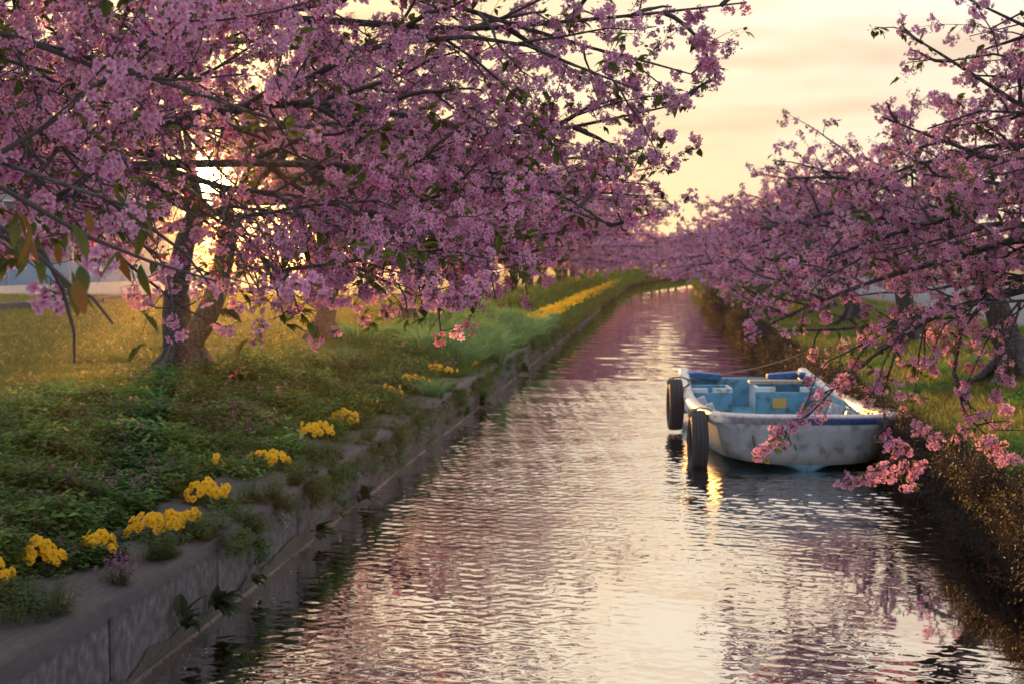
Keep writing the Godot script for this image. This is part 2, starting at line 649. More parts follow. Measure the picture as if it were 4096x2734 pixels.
func flower(b: MB, o: Vector3, face: Vector3, size: float, fine: bool, tone: float) -> void:
	var u := face.cross(Vector3(0.3, 1, 0.2)).normalized()
	var w := face.cross(u)
	var spin := rr(0, TAU)
	var cup := rr(0.1, 0.7)
	for k in 5:
		var a := spin + TAU * k / 5.0 + rr(-0.12, 0.12)
		var r := (u * cos(a) + w * sin(a))
		var t := (w * cos(a) - u * sin(a))
		var s := size * rr(0.85, 1.1)
		var c := cup + rr(-0.25, 0.25)
		var f1 := (r * cos(c) + face * sin(c)).normalized()
		var f2 := (r * cos(c * 0.4) + face * sin(c * 0.4 - 0.1)).normalized()
		var mid := o + f1 * s * 0.55
		var end := mid + f2 * s * 0.45
		var ci := PINK_IN
		var cm := PINK * tone
		var ce := PINK_OUT * tone
		var l := mid - t * s * 0.30 + face * s * 0.05
		var rt := mid + t * s * 0.30 + face * s * 0.05
		if fine:
			var tl := end - t * s * 0.16
			var tr := end + t * s * 0.16
			var notch := mid.lerp(end, 0.72)
			b.tri(o, l, notch, ci, cm, cm); b.tri(l, tl, notch, cm, ce, cm)
			b.tri(o, notch, rt, ci, cm, cm); b.tri(notch, tr, rt, cm, ce, cm)
		else:
			b.tri(o, l, end, ci, cm, ce)
			b.tri(o, end, rt, ci, ce, cm)
	if fine:   # stamens
		for k in 5:
			var q := (face + (u * rr(-1, 1) + w * rr(-1, 1)) * 0.45).normalized()
			var sd := q.cross(u).normalized() * size * 0.02
			b.tri(o - sd, o + q * size * 0.62, o + sd, PINK_IN, Color(0.7, 0.5, 0.12), PINK_IN)

func stalk(b: MB, a: Vector3, e: Vector3, r: float, col: Color) -> void:
	var d := (e - a).normalized()
	var s := d.cross(Vector3(0.3, 0.8, 0.5)).normalized() * r
	var t := d.cross(s)
	b.tri(a - s, e, a + s, col, col, col)
	b.tri(a - t, e, a + t, col, col, col)

func make_cluster(nf: int, nb: int, nl: int, fine: bool, leaf_len: float) -> ArrayMesh:
	var b := MB.new()
	var green := Color(0.07, 0.11, 0.025)
	var red := Color(0.16, 0.045, 0.03)
	for i in nf:
		var d := Vector3(rr(-1, 1), rr(-1.15, 0.55), rr(-1, 1)).normalized()
		var l := rr(0.018, 0.036)
		var e := d * l
		var tone := rr(0.78, 1.08)
		if fine:
			stalk(b, Vector3.ZERO, e, 0.0009, Color(0.15, 0.10, 0.035))
			b.tri(e - d * 0.007 + Vector3(0.0025, 0, 0), e + d * 0.001, e - d * 0.007 - Vector3(0.0025, 0, 0), red, red, red)
		flower(b, e, (d + rv() * 0.35).normalized(), rr(0.015, 0.0195), fine, tone)
	for i in nb:
		var d := Vector3(rr(-1, 1), rr(-1.2, 0.8), rr(-1, 1)).normalized()
		var e := d * rr(0.014, 0.03)
		stalk(b, Vector3.ZERO, e, 0.0009, Color(0.12, 0.08, 0.03))
		var s := d.cross(Vector3(0.2, 0.5, 0.9)).normalized() * 0.0042
		var t := d.cross(s)
		var tip := e + d * 0.012
		var bc := Color(0.45, 0.05, 0.20) if rr(0, 1) < 0.6 else red
		b.tri(e, e + s + d * 0.006, tip, bc, bc, bc); b.tri(e, tip, e - s + d * 0.006, bc, bc, bc)
		b.tri(e, e + t + d * 0.006, tip, bc, bc, bc); b.tri(e, tip, e - t + d * 0.006, bc, bc, bc)
	for i in nl:
		var d := Vector3(rr(-1, 1), rr(-0.6, 1.0), rr(-1, 1)).normalized()
		var cg := green.lerp(Color(0.15, 0.19, 0.03), rr(0, 1)).lerp(Color(0.20, 0.09, 0.03), rr(0, 0.45))
		var ll := leaf_len * rr(0.6, 1.2)
		b.leaf(d * 0.004, d, (Vector3.UP + rv() * 0.4).normalized(), ll, ll * 0.42, rr(0.2, 1.0), cg, cg * 0.9, 3)
	return b.mesh(mats.petal)

func blossom_meshes() -> void:
	cluster_meshes = [
		make_cluster(9, 1, 1, true, 0.028), make_cluster(7, 2, 2, true, 0.034), make_cluster(11, 0, 0, true, 0.03), make_cluster(5, 3, 3, true, 0.036),
		make_cluster(0, 1, 5, true, 0.062),      # a tuft of young leaves
		make_cluster(0, 6, 4, true, 0.020),      # buds and bracts, no open flower
	]
	far_cluster = make_cluster(12, 0, 2, false, 0.04)
	var b := MB.new()
	b.leaf(Vector3(0, -0.012, 0), Vector3.DOWN, Vector3.BACK, 0.10, 0.042, 0.0, Color(0.06, 0.085, 0.018), Color(0.14, 0.12, 0.02), 6)
	stalk(b, Vector3.ZERO, Vector3(0, -0.014, 0), 0.0012, Color(0.16, 0.06, 0.03))
	cluster_meshes.append(b.mesh(mats.foliage))
	b = MB.new()
	b.leaf(Vector3(0, -0.012, 0), Vector3.DOWN, Vector3.BACK, 0.095, 0.036, 0.0, Color(0.13, 0.10, 0.015), Color(0.26, 0.075, 0.015), 6)  # the orange is painted in for sun shining through the leaf
	stalk(b, Vector3.ZERO, Vector3(0, -0.014, 0), 0.0012, Color(0.16, 0.06, 0.03))
	cluster_meshes.append(b.mesh(mats.foliage))


# ---------------------------------------------------------------- trees
class Cherry:
	var wood := MB.new()
	var twigs := MB.new()
	var where: Array[Transform3D] = []
	var kind := PackedInt32Array()
	var tint := PackedColorArray()
	var space := PackedFloat32Array([0, 0.34, 0.17, 0.10])
	var length := PackedFloat32Array([0, 1.25, 0.46, 0.17])
	var every := 0.062
	var detail := 3
	var floor_y := 1.25
	var ground := 0.8
	var big := 1.0
	var origin := Vector3.ZERO
	var hang := 0.0
	var sun_gap := false
	var high_side := false
	var nodes := PackedVector3Array()
	var leafiness := 0.13

# how much of the blossom stands at a place: the near crowns are thin low down, and open where the low sun comes through
func keep(T: Cherry, p: Vector3) -> float:
	var k := 1.0
	if T.sun_gap:
		var dir := (p - EYE).normalized()
		var a := acos(clampf(dir.dot(SUN), -1, 1))
		k *= smoothstep(0.004, 0.013, a) * lerpf(0.34, 1.0, smoothstep(0.02, 0.11, a))
		if p.x < -0.9:
			k *= lerpf(0.62, 1.0, smoothstep(2.0, 2.6, p.y + 0.25 * sin(p.x * 5.0 + p.z * 3.0)))
	return k

func add_clusters(T: Cherry, pts: PackedVector3Array, t0: float, len_: float, tip: bool, lv := 3) -> void:
	var count := maxi(1, int(len_ * (1.0 - t0) / T.every))
	var m := pts.size() - 1
	for j in count + (1 if tip else 0):
		var t := t0 + (1.0 - t0) * (j + rr(0.1, 0.9)) / count
		if j == count: t = 1.0
		var f := t * m
		var i := mini(int(f), m - 1)
		var p := pts[i].lerp(pts[i + 1], f - i)
		if rng.randf() > keep(T, p): continue
		var roll := rng.randf()
		var kd := 0
		if roll < T.leafiness: kd = 4
		elif roll < T.leafiness + 0.07: kd = 5
		elif roll < 0.40: kd = 0
		elif roll < 0.62: kd = 1
		elif roll < 0.86: kd = 2
		else: kd = 3
		if j == count and rng.randf() < 0.4: kd = 5 if rng.randf() < 0.5 else 4
		var s := rr(0.7, 1.25) * T.big
		T.where.append(Transform3D(rand_basis(0.7, s), p + rv() * 0.012 - Vector3(0, 0.012, 0)))
		T.kind.append(kd)
		var q := rr(0.70, 1.12)
		var hue := rng.randf()
		if hue < 0.16: T.tint.append(Color(q * 1.12, q * 1.25, q * 1.14))
		elif hue < 0.32: T.tint.append(Color(q * 0.9, q * 0.62, q * 0.78))
		else: T.tint.append(Color(q, q * rr(0.90, 1.06), q * rr(0.92, 1.04)))

func branch(T: Cherry, a: Vector3, dir: Vector3, len_: float, r: float, lv: int) -> void:
	if T.sun_gap and lv > 1 and rng.randf() > 0.30 + keep(T, a + dir * len_ * 0.5) * 1.2: return
	var m: int = [0, 6, 4, 2][lv]
	var pts := PackedVector3Array([a])
	var rad := PackedFloat32Array([r])
	var d := dir
	var p := a
	var wob: float = [0.0, 0.20, 0.28, 0.22][lv]
	var trop: float = [0.0, -0.015 - T.hang * 0.08, 0.02 - T.hang * 0.12, 0.05][lv]
	for k in m:
		d = (d + rv() * wob + Vector3(0, trop, 0)).normalized()
		if p.y < T.floor_y + (1.1 if T.high_side and p.x < T.origin.x - 0.8 else 0.0) + (0.4 * smoothstep(-1.3, -0.7, p.x) if T.sun_gap else 0.0) and d.y < 0.05 and T.hang < 0.5: d = (d + Vector3(0, 0.35, 0)).normalized()
		p += d * len_ / m
		pts.append(p)
		rad.append(lerpf(r, r * 0.35, float(k + 1) / m))
	if lv == 1:
		T.twigs.tube(pts, rad, 5, Color.WHITE)
	elif lv == 2:
		T.twigs.tube(pts, rad, 4 if T.detail == 3 else 3, Color.WHITE)
	else:
		T.twigs.tube(pts, rad, 3, Color.WHITE)
	if lv < T.detail:
		kids(T, pts, r, len_, lv)
	if lv >= 2 or T.detail < 3:
		add_clusters(T, pts, 0.15 if lv == 3 else 0.25, len_, true, lv)
	else:
		add_clusters(T, pts, 0.5, len_ * 0.7, true, lv)

func kids(T: Cherry, pts: PackedVector3Array, r: float, len_: float, lv: int) -> void:
	var count := int(len_ / T.space[lv + 1])
	var m := pts.size() - 1
	var t0 := 0.22 if lv == 0 else 0.12
	var turn := rr(0, TAU)
	for j in count:
		var t := lerpf(t0, 1.0, (j + rr(0.05, 0.95)) / count)
		var f := t * m
		var i := mini(int(f), m - 1)
		var p := pts[i].lerp(pts[i + 1], f - i)
		var tan_ := (pts[i + 1] - pts[i]).normalized()
		var u := tan_.cross(Vector3.UP).normalized()
		if u.length() < 0.5: u = Vector3.RIGHT
		var w := u.cross(tan_)
		turn += 2.4 + rr(-0.5, 0.5)
		var perp := (u * cos(turn) + w * sin(turn) * 0.75).normalized()
		var ang := rr(0.6, 1.15)
		var dir := (tan_ * cos(ang) + perp * sin(ang)).normalized()
		if dir.y < -0.45 and T.hang < 0.1: dir = Vector3(dir.x, -0.3, dir.z).normalized()
		var l := T.length[lv + 1] * lerpf(1.3, 0.24 if lv == 0 else 0.45, t) * rr(0.55, 1.3)
		var rr_ := clampf(r * lerpf(0.55, 0.3, t), 0.0016, 0.03)
		rr_ = minf(rr_, [0.0, 0.015, 0.0052, 0.0026][lv + 1])
		branch(T, p, dir, l, rr_, lv + 1)

func limb(T: Cherry, pts: PackedVector3Array, r0: float, r1: float, grow := true) -> PackedVector3Array:
	# a smooth curve through the given points, rooted on wood that is there already
	var root := -1
	for i in T.nodes.size():
		if T.nodes[i].distance_to(pts[0]) < (0.7 if root < 0 else T.nodes[root].distance_to(pts[0])): root = i
	if root >= 0: pts[0] = T.nodes[root]
	var c := Curve3D.new()
	for i in pts.size():
		var tg := (pts[mini(i + 1, pts.size() - 1)] - pts[maxi(i - 1, 0)]) / 6.0
		c.add_point(pts[i], -tg, tg)
	var total := c.get_baked_length()
	var out := PackedVector3Array()
	var rad := PackedFloat32Array()
	var n_ := maxi(6, int(total / 0.25))
	for i in n_ + 1:
		var t := float(i) / n_
		var p := c.sample_baked(total * t, true)
		var wob := 0.035 * sin(PI * t)
		out.append(p + Vector3(hilly.get_noise_2d(p.x * 9, p.z * 9 + p.y * 7), hilly.get_noise_2d(p.z * 9, p.y * 9 + 40), hilly.get_noise_2d(p.y * 9 + p.x * 5, p.z * 9 + 80)) * wob * 2.5)
		rad.append(lerpf(r0, r1, pow(t, 0.8)) * (1.0 + 0.10 * hilly.get_noise_2d(t * 60.0, r0 * 900.0)))
	if T.sun_gap:
		for i in range(2, out.size()):
			var ray := SUN * (out[i] - EYE).dot(SUN)
			var off := out[i] - EYE - ray
			var want := 0.0075 * ray.length()
			if off.length() < want: out[i] += off.normalized() * (want - off.length())
	T.nodes.append_array(out)
	T.wood.tube(out, rad, 9 if r0 > 0.05 else 7, Color.WHITE)
	if grow:
		kids(T, out, r0 * 0.8, total, 0)
		add_clusters(T, out, 0.6, total * 0.5, true)
	return out

func stem_mesh(T: Cherry, pts: PackedVector3Array, rad: PackedFloat32Array) -> ArrayMesh:
	return trunk_mesh(T, pts, rad, 14, 0)

func trunk_mesh(T: Cherry, pts: PackedVector3Array, rad: PackedFloat32Array, sides := 14, roots := 6) -> ArrayMesh:
	var b := MB.new()
	var c := Curve3D.new()
	for i in pts.size():
		var tg := (pts[mini(i + 1, pts.size() - 1)] - pts[maxi(i - 1, 0)]) / 6.0
		c.add_point(pts[i], -tg, tg)
	var total := c.get_baked_length()
	var p := PackedVector3Array()
	var r := PackedFloat32Array()
	var n_ := 12
	for i in n_ + 1:
		var t := float(i) / n_
		p.append(c.sample_baked(total * t, true) - T.origin)
		var f := t * (rad.size() - 1)
		var k := mini(int(f), rad.size() - 2)
		r.append(lerpf(rad[k], rad[k + 1], f - k))
	b.tube(p, r, sides, Color.WHITE)
	# bumps and root flare
	for i in b.v.size():
		var ring := i / sides
		var a := TAU * (i % sides) / sides
		var q := 0.07 * sin(a * 3.0 + ring * 0.4) + 0.05 * sin(a * 5.0 + ring * 0.9 + 2.0) + 0.05 * hilly.get_noise_2d(a * 20.0, ring * 12.0 + T.origin.x * 9.0)
		b.v[i] += b.n[i] * r[ring] * q
	for k in roots:
		var a := k * 1.05 + rr(-0.3, 0.3)
		var o := Vector3(cos(a), 0, sin(a))
		var r0 := rad[0]
		b.tube(PackedVector3Array([Vector3(0, 0.42, 0) + o * r0 * 0.35, Vector3(0, 0.17, 0) + o * r0 * 0.85, Vector3(0, 0.03, 0) + o * r0 * 1.5, Vector3(0, -0.06, 0) + o * r0 * 2.4]), PackedFloat32Array([r0 * 0.16, r0 * 0.26, r0 * 0.22, r0 * 0.1]), 7, Color.WHITE)
	return b.mesh(mats.bark)

func finish_tree(T: Cherry, t: Node3D, parts: int) -> void:
	var at := t.position
	if T.wood.v.size():
		for i in T.wood.v.size(): T.wood.v[i] -= at
		part("limbs", T.wood.mesh(mats.bark), t)
	if T.twigs.v.size():
		for i in T.twigs.v.size(): T.twigs.v[i] -= at
		var o := part("twigs", T.twigs.mesh(mats.twig), t)
		o.set_meta("kind", "stuff")
	var single := {}
	if parts > 0:
		var order := []
		for i in T.where.size():
			if in_view(T.where[i].origin, 0.0):
				order.append([T.where[i].origin.distance_to(EYE), i])
		order.sort_custom(func(a: Array, b: Array) -> bool: return a[0] < b[0])
		for k in mini(parts, order.size()):
			var i: int = order[k][1]
			single[i] = true
			var kd := T.kind[i]
			part("leaf_tuft" if kd == 4 else ("bud_cluster" if kd == 5 else "blossom"), cluster_meshes[kd], t, T.where[i].origin - at, T.where[i].basis)
	var piles := {}
	for i in T.where.size():
		if single.has(i): continue
		if not piles.has(T.kind[i]): piles[T.kind[i]] = [[], PackedColorArray()]
		piles[T.kind[i]][0].append(T.where[i])
		piles[T.kind[i]][1].append(T.tint[i])
	for kd in piles:
		var tints: PackedColorArray = piles[kd][1]
		var called := "leaves" if kd == 4 else ("buds" if kd == 5 else "blossoms")
		var m: Mesh = far_cluster if T.detail < 3 and kd != 4 else cluster_meshes[kd]
		many(called, m, piles[kd][0], tints, t, at)

# a whole tree of the row, spread like an umbrella
func row_tree(called: String, label: String, group: String, base: Vector3, T: Cherry, n_limbs: int, reach: float, top: float, lean: Vector3, low := 0.35) -> Node3D:
	var t := thing(called, label, "tree", base, group)
	T.origin = base
	var fork := base + Vector3(rr(-0.1, 0.1), rr(0.85, 1.15), rr(-0.1, 0.1)) + lean
	part("trunk", trunk_mesh(T, PackedVector3Array([base - Vector3(0, 0.15, 0), base + Vector3(0, 0.15, 0), base.lerp(fork, 0.5) + Vector3(rr(-0.05, 0.05), 0, rr(-0.05, 0.05)), fork]), PackedFloat32Array([0.21, 0.15, 0.13, 0.125])), t)
	var az := rr(0, TAU)
	for i in n_limbs:
		az += TAU / n_limbs * 1.0 + rr(-0.25, 0.25)
		var inner := i % 3 == 2
		var rad := reach * (rr(0.35, 0.6) if inner else rr(0.8, 1.05))
		var h := top * (rr(0.85, 1.0) if inner else rr(low, 0.75))
		var out := Vector3(cos(az), 0, sin(az))
		if T.high_side and out.x < -0.2: h = maxf(h, top * rr(0.74, 1.0))
		var e := base + out * rad + Vector3(0, h, 0)
		var mid := fork + out * rad * 0.42 + Vector3(0, (e.y - fork.y) * 0.75 + 0.25, 0)
		limb(T, PackedVector3Array([fork - Vector3(0, 0.1, 0), fork + out * 0.25 + Vector3(0, 0.22, 0), mid, e]), rr(0.06, 0.085), 0.01)
	return t

func far_tree_settings(T: Cherry, far: int) -> void:
	if far == 1:
		T.space = PackedFloat32Array([0, 0.40, 0.20, 0.12])
		T.length = PackedFloat32Array([0, 1.25, 0.5, 0.18])
		T.every = 0.085
		T.detail = 3
		T.big = 1.15
	else:
		T.space = PackedFloat32Array([0, 0.36, 0.22, 0.1])
		T.length = PackedFloat32Array([0, 1.2, 0.5, 0.2])
		T.every = 0.07
		T.detail = 2
		T.big = 1.9
	T.leafiness = 0.09

func trees() -> void:
	near_left()
	near_right()
	# the rest of both rows
	var dl := 20.35
	var k := 0
	var far_left_tree: Array = []
	var far_right_tree: Array = []
	while dl < 215.0:
		var far := 1 if dl < 47.0 else 2
		var x := -4.84 + canal_shift(dl) + rr(-0.15, 0.15)
		var base := P(x, bank_h(x, dl), dl)
		var label := "pink cherry tree on the left bank, %s beyond the forked trunk" % ord_words[k]
		if far == 1 or far_left_tree.size() < 3:
			var T := Cherry.new()
			far_tree_settings(T, far)
			T.ground = base.y
			T.floor_y = base.y + (1.3 if far == 1 else 0.5)
			T.sun_gap = far == 1
			T.high_side = far == 1
			var t := row_tree("cherry_tree", label, "cherry trees along the left bank", base, T, 10 if far == 1 else 12, 4.4 if k < 1 else 5.2, 4.0 if k < 1 else 4.7, Vector3(0.12, 0, 0), 0.46 if far == 1 else 0.16)
			finish_tree(T, t, 0)
			if far == 2: far_left_tree.append(t)
		else:
			copy_tree(far_left_tree[k % 3], base, label, "cherry trees along the left bank")
		dl += 6.3 + rr(-0.3, 0.3) if dl < 75.0 else 8.5
		k += 1
	var dr := 21.4
	k = 0
	while dr < 165.0:
		var far := 1 if dr < 30.0 else 2
		var x := 3.75 + canal_shift(dr) + rr(-0.15, 0.15)
		var base := P(x, bank_h(x, dr), dr)
		var label := "pink cherry tree on the right bank, %s beyond the leaning trunk" % ord_words[k]
		if far == 1 or far_right_tree.size() < 3:
			var T := Cherry.new()
			far_tree_settings(T, far)
			T.ground = base.y
			T.floor_y = base.y + (0.8 if far == 1 else 0.45)
			var t := row_tree("cherry_tree", label, "cherry trees along the right bank", base, T, 9 if far == 1 else 12, 3.1 if far == 1 else 3.9, 2.4 if far == 1 else 3.3, Vector3(-0.12, 0, 0), 0.30 if far == 1 else 0.2)
			finish_tree(T, t, 0)
			if far == 2: far_right_tree.append(t)
		else:
			copy_tree(far_right_tree[k % 3], base, label, "cherry trees along the right bank")
		dr += 6.3 + rr(-0.3, 0.3) if dr < 75.0 else 8.5
		k += 1
	# a second row beyond the sandy path, and one beyond the asphalt
	for i in 10:
		var d := 62.0 + i * 9.0
		var x := -41.0 - rr(0, 3)
		copy_tree(far_left_tree[i % 3], P(x, 0.83, d), "pink cherry tree beyond the sandy path, %s along its row" % ord_words[i], "cherry trees beyond the sandy path", 0.72)
	for i in 7:
		var d := 44.0 + i * 9.0
		copy_tree(far_right_tree[i % 3], P(17.5 + rr(0, 1.5), 0.88, d), "pink cherry tree beyond the asphalt, %s along its row" % ord_words[i], "cherry trees beyond the asphalt")

func copy_tree(src: Node3D, at: Vector3, label: String, group: String, size := 1.0) -> void:
	var r: Node3D = src.duplicate()
	r.name = numbered("cherry_tree")
	add_child(r)
	r.position = at
	r.rotation.y = rr(0, TAU)
	var s := rr(0.92, 1.12) * size
	r.scale = Vector3(s, s, s)
	tag(r, label, "tree", group)

func pv(list: Array) -> PackedVector3Array:
	var out := PackedVector3Array()
	for q in list: out.append(P(q[0], q[1], q[2]))
	return out

func near_left() -> void:
	# the nearest tree, rooted left of the frame, its boughs hanging into the upper left
	var T := Cherry.new()
	T.sun_gap = true
	T.floor_y = 1.7
	T.leafiness = 0.10
	T.origin = P(-4.6, 0.80, 1.6)
	var t := thing("cherry_tree", "nearest cherry tree, its leafy boughs hanging into the upper left corner", "tree", T.origin)
	part("trunk", trunk_mesh(T, pv([[-4.6, 0.6, 1.6], [-4.6, 1.0, 1.6], [-4.5, 1.5, 1.7], [-4.4, 1.95, 1.8]]), PackedFloat32Array([0.24, 0.17, 0.15, 0.15])), t)
	T.every = 0.072
	for l in [
		[[-4.4, 1.85, 1.8], [-3.4, 2.5, 2.2], [-2.0, 2.62, 2.9], [-0.95, 2.35, 3.6]],
		[[-4.4, 1.85, 1.8], [-3.3, 2.3, 2.1], [-1.9, 2.32, 2.7], [-1.15, 2.12, 3.0]],
		[[-4.4, 1.85, 1.8], [-3.3, 2.6, 2.4], [-2.1, 3.0, 3.5], [-0.85, 2.9, 4.6]],
		[[-4.4, 1.85, 1.8], [-3.5, 2.8, 2.0], [-2.2, 3.1, 2.8], [-1.0, 2.75, 3.5]],
		[[-4.4, 1.85, 1.8], [-3.5, 2.5, 3.0], [-2.7, 2.75, 4.2], [-1.9, 2.6, 5.2]],
		[[-4.4, 1.85, 1.8], [-3.6, 2.9, 2.8], [-2.6, 3.4, 3.9], [-1.2, 3.25, 5.0]],
		[[-4.4, 1.85, 1.8], [-3.4, 3.0, 2.2], [-1.9, 3.6, 3.2], [-0.3, 3.7, 4.4]],
		[[-4.4, 1.85, 1.8], [-3.4, 3.1, 2.6], [-1.7, 3.9, 4.0], [-0.1, 4.0, 5.6]],
	]:
		limb(T, pv(l), rr(0.022, 0.032), 0.004)
	finish_tree(T, t, 300)
	# long drooping leaves at the end of its lowest boughs
	for i in 34:
		var d := rr(2.3, 3.0)
		var px := rr(0.0, 1.0)
		var x := lerpf(-0.47 * d, -0.37 * d, pow(px, 1.2))
		var y := 2.0 + d * rr(-0.015, 0.045)
		var o := part("leaf", cluster_meshes[7 if i % 4 == 0 else 6], t, P(x, y, d) - t.position, Basis(Vector3.UP, rr(0, TAU)) * Basis(Vector3.RIGHT, rr(-0.7, 0.7)) * Basis.from_scale(Vector3.ONE * rr(0.4, 0.85)))
		o.set_meta("label", "long drooping leaf with sun glow painted in as yellow and orange" if i % 4 == 0 else "long drooping green leaf")
	# bare twigs that carry these leaves
	var b := MB.new()
	for l in [
		[[-1.99, 2.36, 2.80], [-1.42, 2.14, 2.70], [-1.23, 2.04, 2.65], [-1.13, 1.95, 2.65], [-1.09, 1.93, 2.65], [-1.05, 1.88, 2.65]],
		[[-1.85, 2.29, 2.75], [-1.38, 2.08, 2.70], [-1.21, 2.02, 2.70], [-1.17, 1.94, 2.70], [-1.15, 1.86, 2.70], [-1.15, 1.80, 2.70]],
		[[-1.97, 2.39, 2.90], [-1.34, 2.15, 2.80], [-1.16, 2.05, 2.80], [-1.03, 2.00, 2.80], [-0.89, 1.96, 2.80]],
	]:
		var pts := pv(l)
		var rad := PackedFloat32Array()
		for i in pts.size():
			rad.append(lerpf(0.007, 0.0022, float(i) / (pts.size() - 1)))
			pts[i] -= t.position
		b.tube(pts, rad, 6, Color.WHITE)
	part("bare_twigs", b.mesh(mats.twig), t)

	# the second tree, also rooted left of the frame; its long boughs reach over the water
	T = Cherry.new()
	T.sun_gap = true
	T.floor_y = 1.82
	T.origin = P(-4.85, 0.82, 7.6)
	t = thing("cherry_tree", "cherry tree whose long dark boughs reach over the water at the top", "tree", T.origin)
	part("trunk", trunk_mesh(T, pv([[-4.85, 0.6, 7.6], [-4.85, 1.0, 7.6], [-4.8, 1.5, 7.6], [-4.7, 2.0, 7.6]]), PackedFloat32Array([0.25, 0.18, 0.16, 0.16])), t)
	T.every = 0.072
	T.space = PackedFloat32Array([0, 0.32, 0.18, 0.11])
	for l in [
		[[-4.7, 1.9, 7.6, 0.055], [-3.9, 2.7, 7.5], [-2.2, 3.25, 7.3], [-0.9, 3.2, 7.2], [0.42, 3.28, 7.2]],
		[[-4.7, 1.9, 7.6, 0.060], [-3.7, 2.5, 7.3], [-1.9, 2.75, 6.9], [-0.7, 2.62, 6.8], [0.08, 2.74, 6.8]],
		[[-4.7, 1.9, 7.6, 0.05], [-3.6, 2.35, 7.0], [-2.0, 2.5, 6.5], [-0.8, 2.35, 6.3], [-0.15, 2.14, 6.5]],
		[[-4.7, 1.9, 7.6, 0.06], [-4.0, 3.0, 7.0], [-2.9, 3.7, 6.3], [-1.5, 3.6, 6.0]],
		[[-4.7, 1.9, 7.6, 0.05], [-4.2, 3.2, 7.8], [-3.0, 4.0, 8.2], [-1.2, 3.95, 8.4], [-0.2, 3.9, 8.2]],
		[[-2.2, 3.25, 7.3], [-1.3, 3.4, 7.1], [-0.5, 3.12, 7.2], [0.18, 2.95, 7.4]],
		[[-1.7, 2.75, 6.88], [-1.2, 2.55, 6.8], [-0.7, 2.35, 6.7], [-0.08, 2.32, 7.0]],
		[[-1.6, 2.45, 6.45], [-1.2, 2.2, 6.3], [-0.8, 2.1, 6.35], [-0.55, 1.98, 6.4]],
		[[-2.3, 2.5, 6.6], [-1.8, 2.35, 6.2], [-1.4, 2.15, 6.0], [-1.0, 1.95, 6.0]],
		[[-3.2, 3.5, 6.5], [-2.8, 3.35, 5.9], [-2.1, 3.2, 5.5], [-1.3, 3.0, 5.4]],
		[[-2.7, 2.62, 7.1], [-2.3, 2.75, 8.0], [-1.7, 2.85, 8.6], [-0.8, 2.7, 9.0]],
		[[-2.5, 3.15, 7.35], [-2.2, 3.3, 8.4], [-1.7, 3.35, 9.2], [-1.1, 3.2, 9.8]],
		[[-3.9, 2.95, 7.0], [-3.4, 3.0, 6.0], [-2.9, 2.95, 5.2], [-2.2, 2.8, 4.6]],
		[[-1.5, 3.62, 6.05], [-0.9, 3.8, 6.1], [-0.5, 3.8, 6.2], [0.0, 3.6, 6.4]],
		[[-2.0, 2.75, 6.9], [-1.3, 2.95, 6.4], [-0.7, 2.95, 6.2], [-0.1, 2.75, 6.3]],
	]:
		limb(T, pv(l), l[0][3] if l[0].size() > 3 else rr(0.020, 0.028), 0.004)
	# low sprays under the crown
	T.length = PackedFloat32Array([0, 0.34, 0.20, 0.10])
	T.space = PackedFloat32Array([0, 0.13, 0.10, 0.10])
	T.floor_y = 1.7
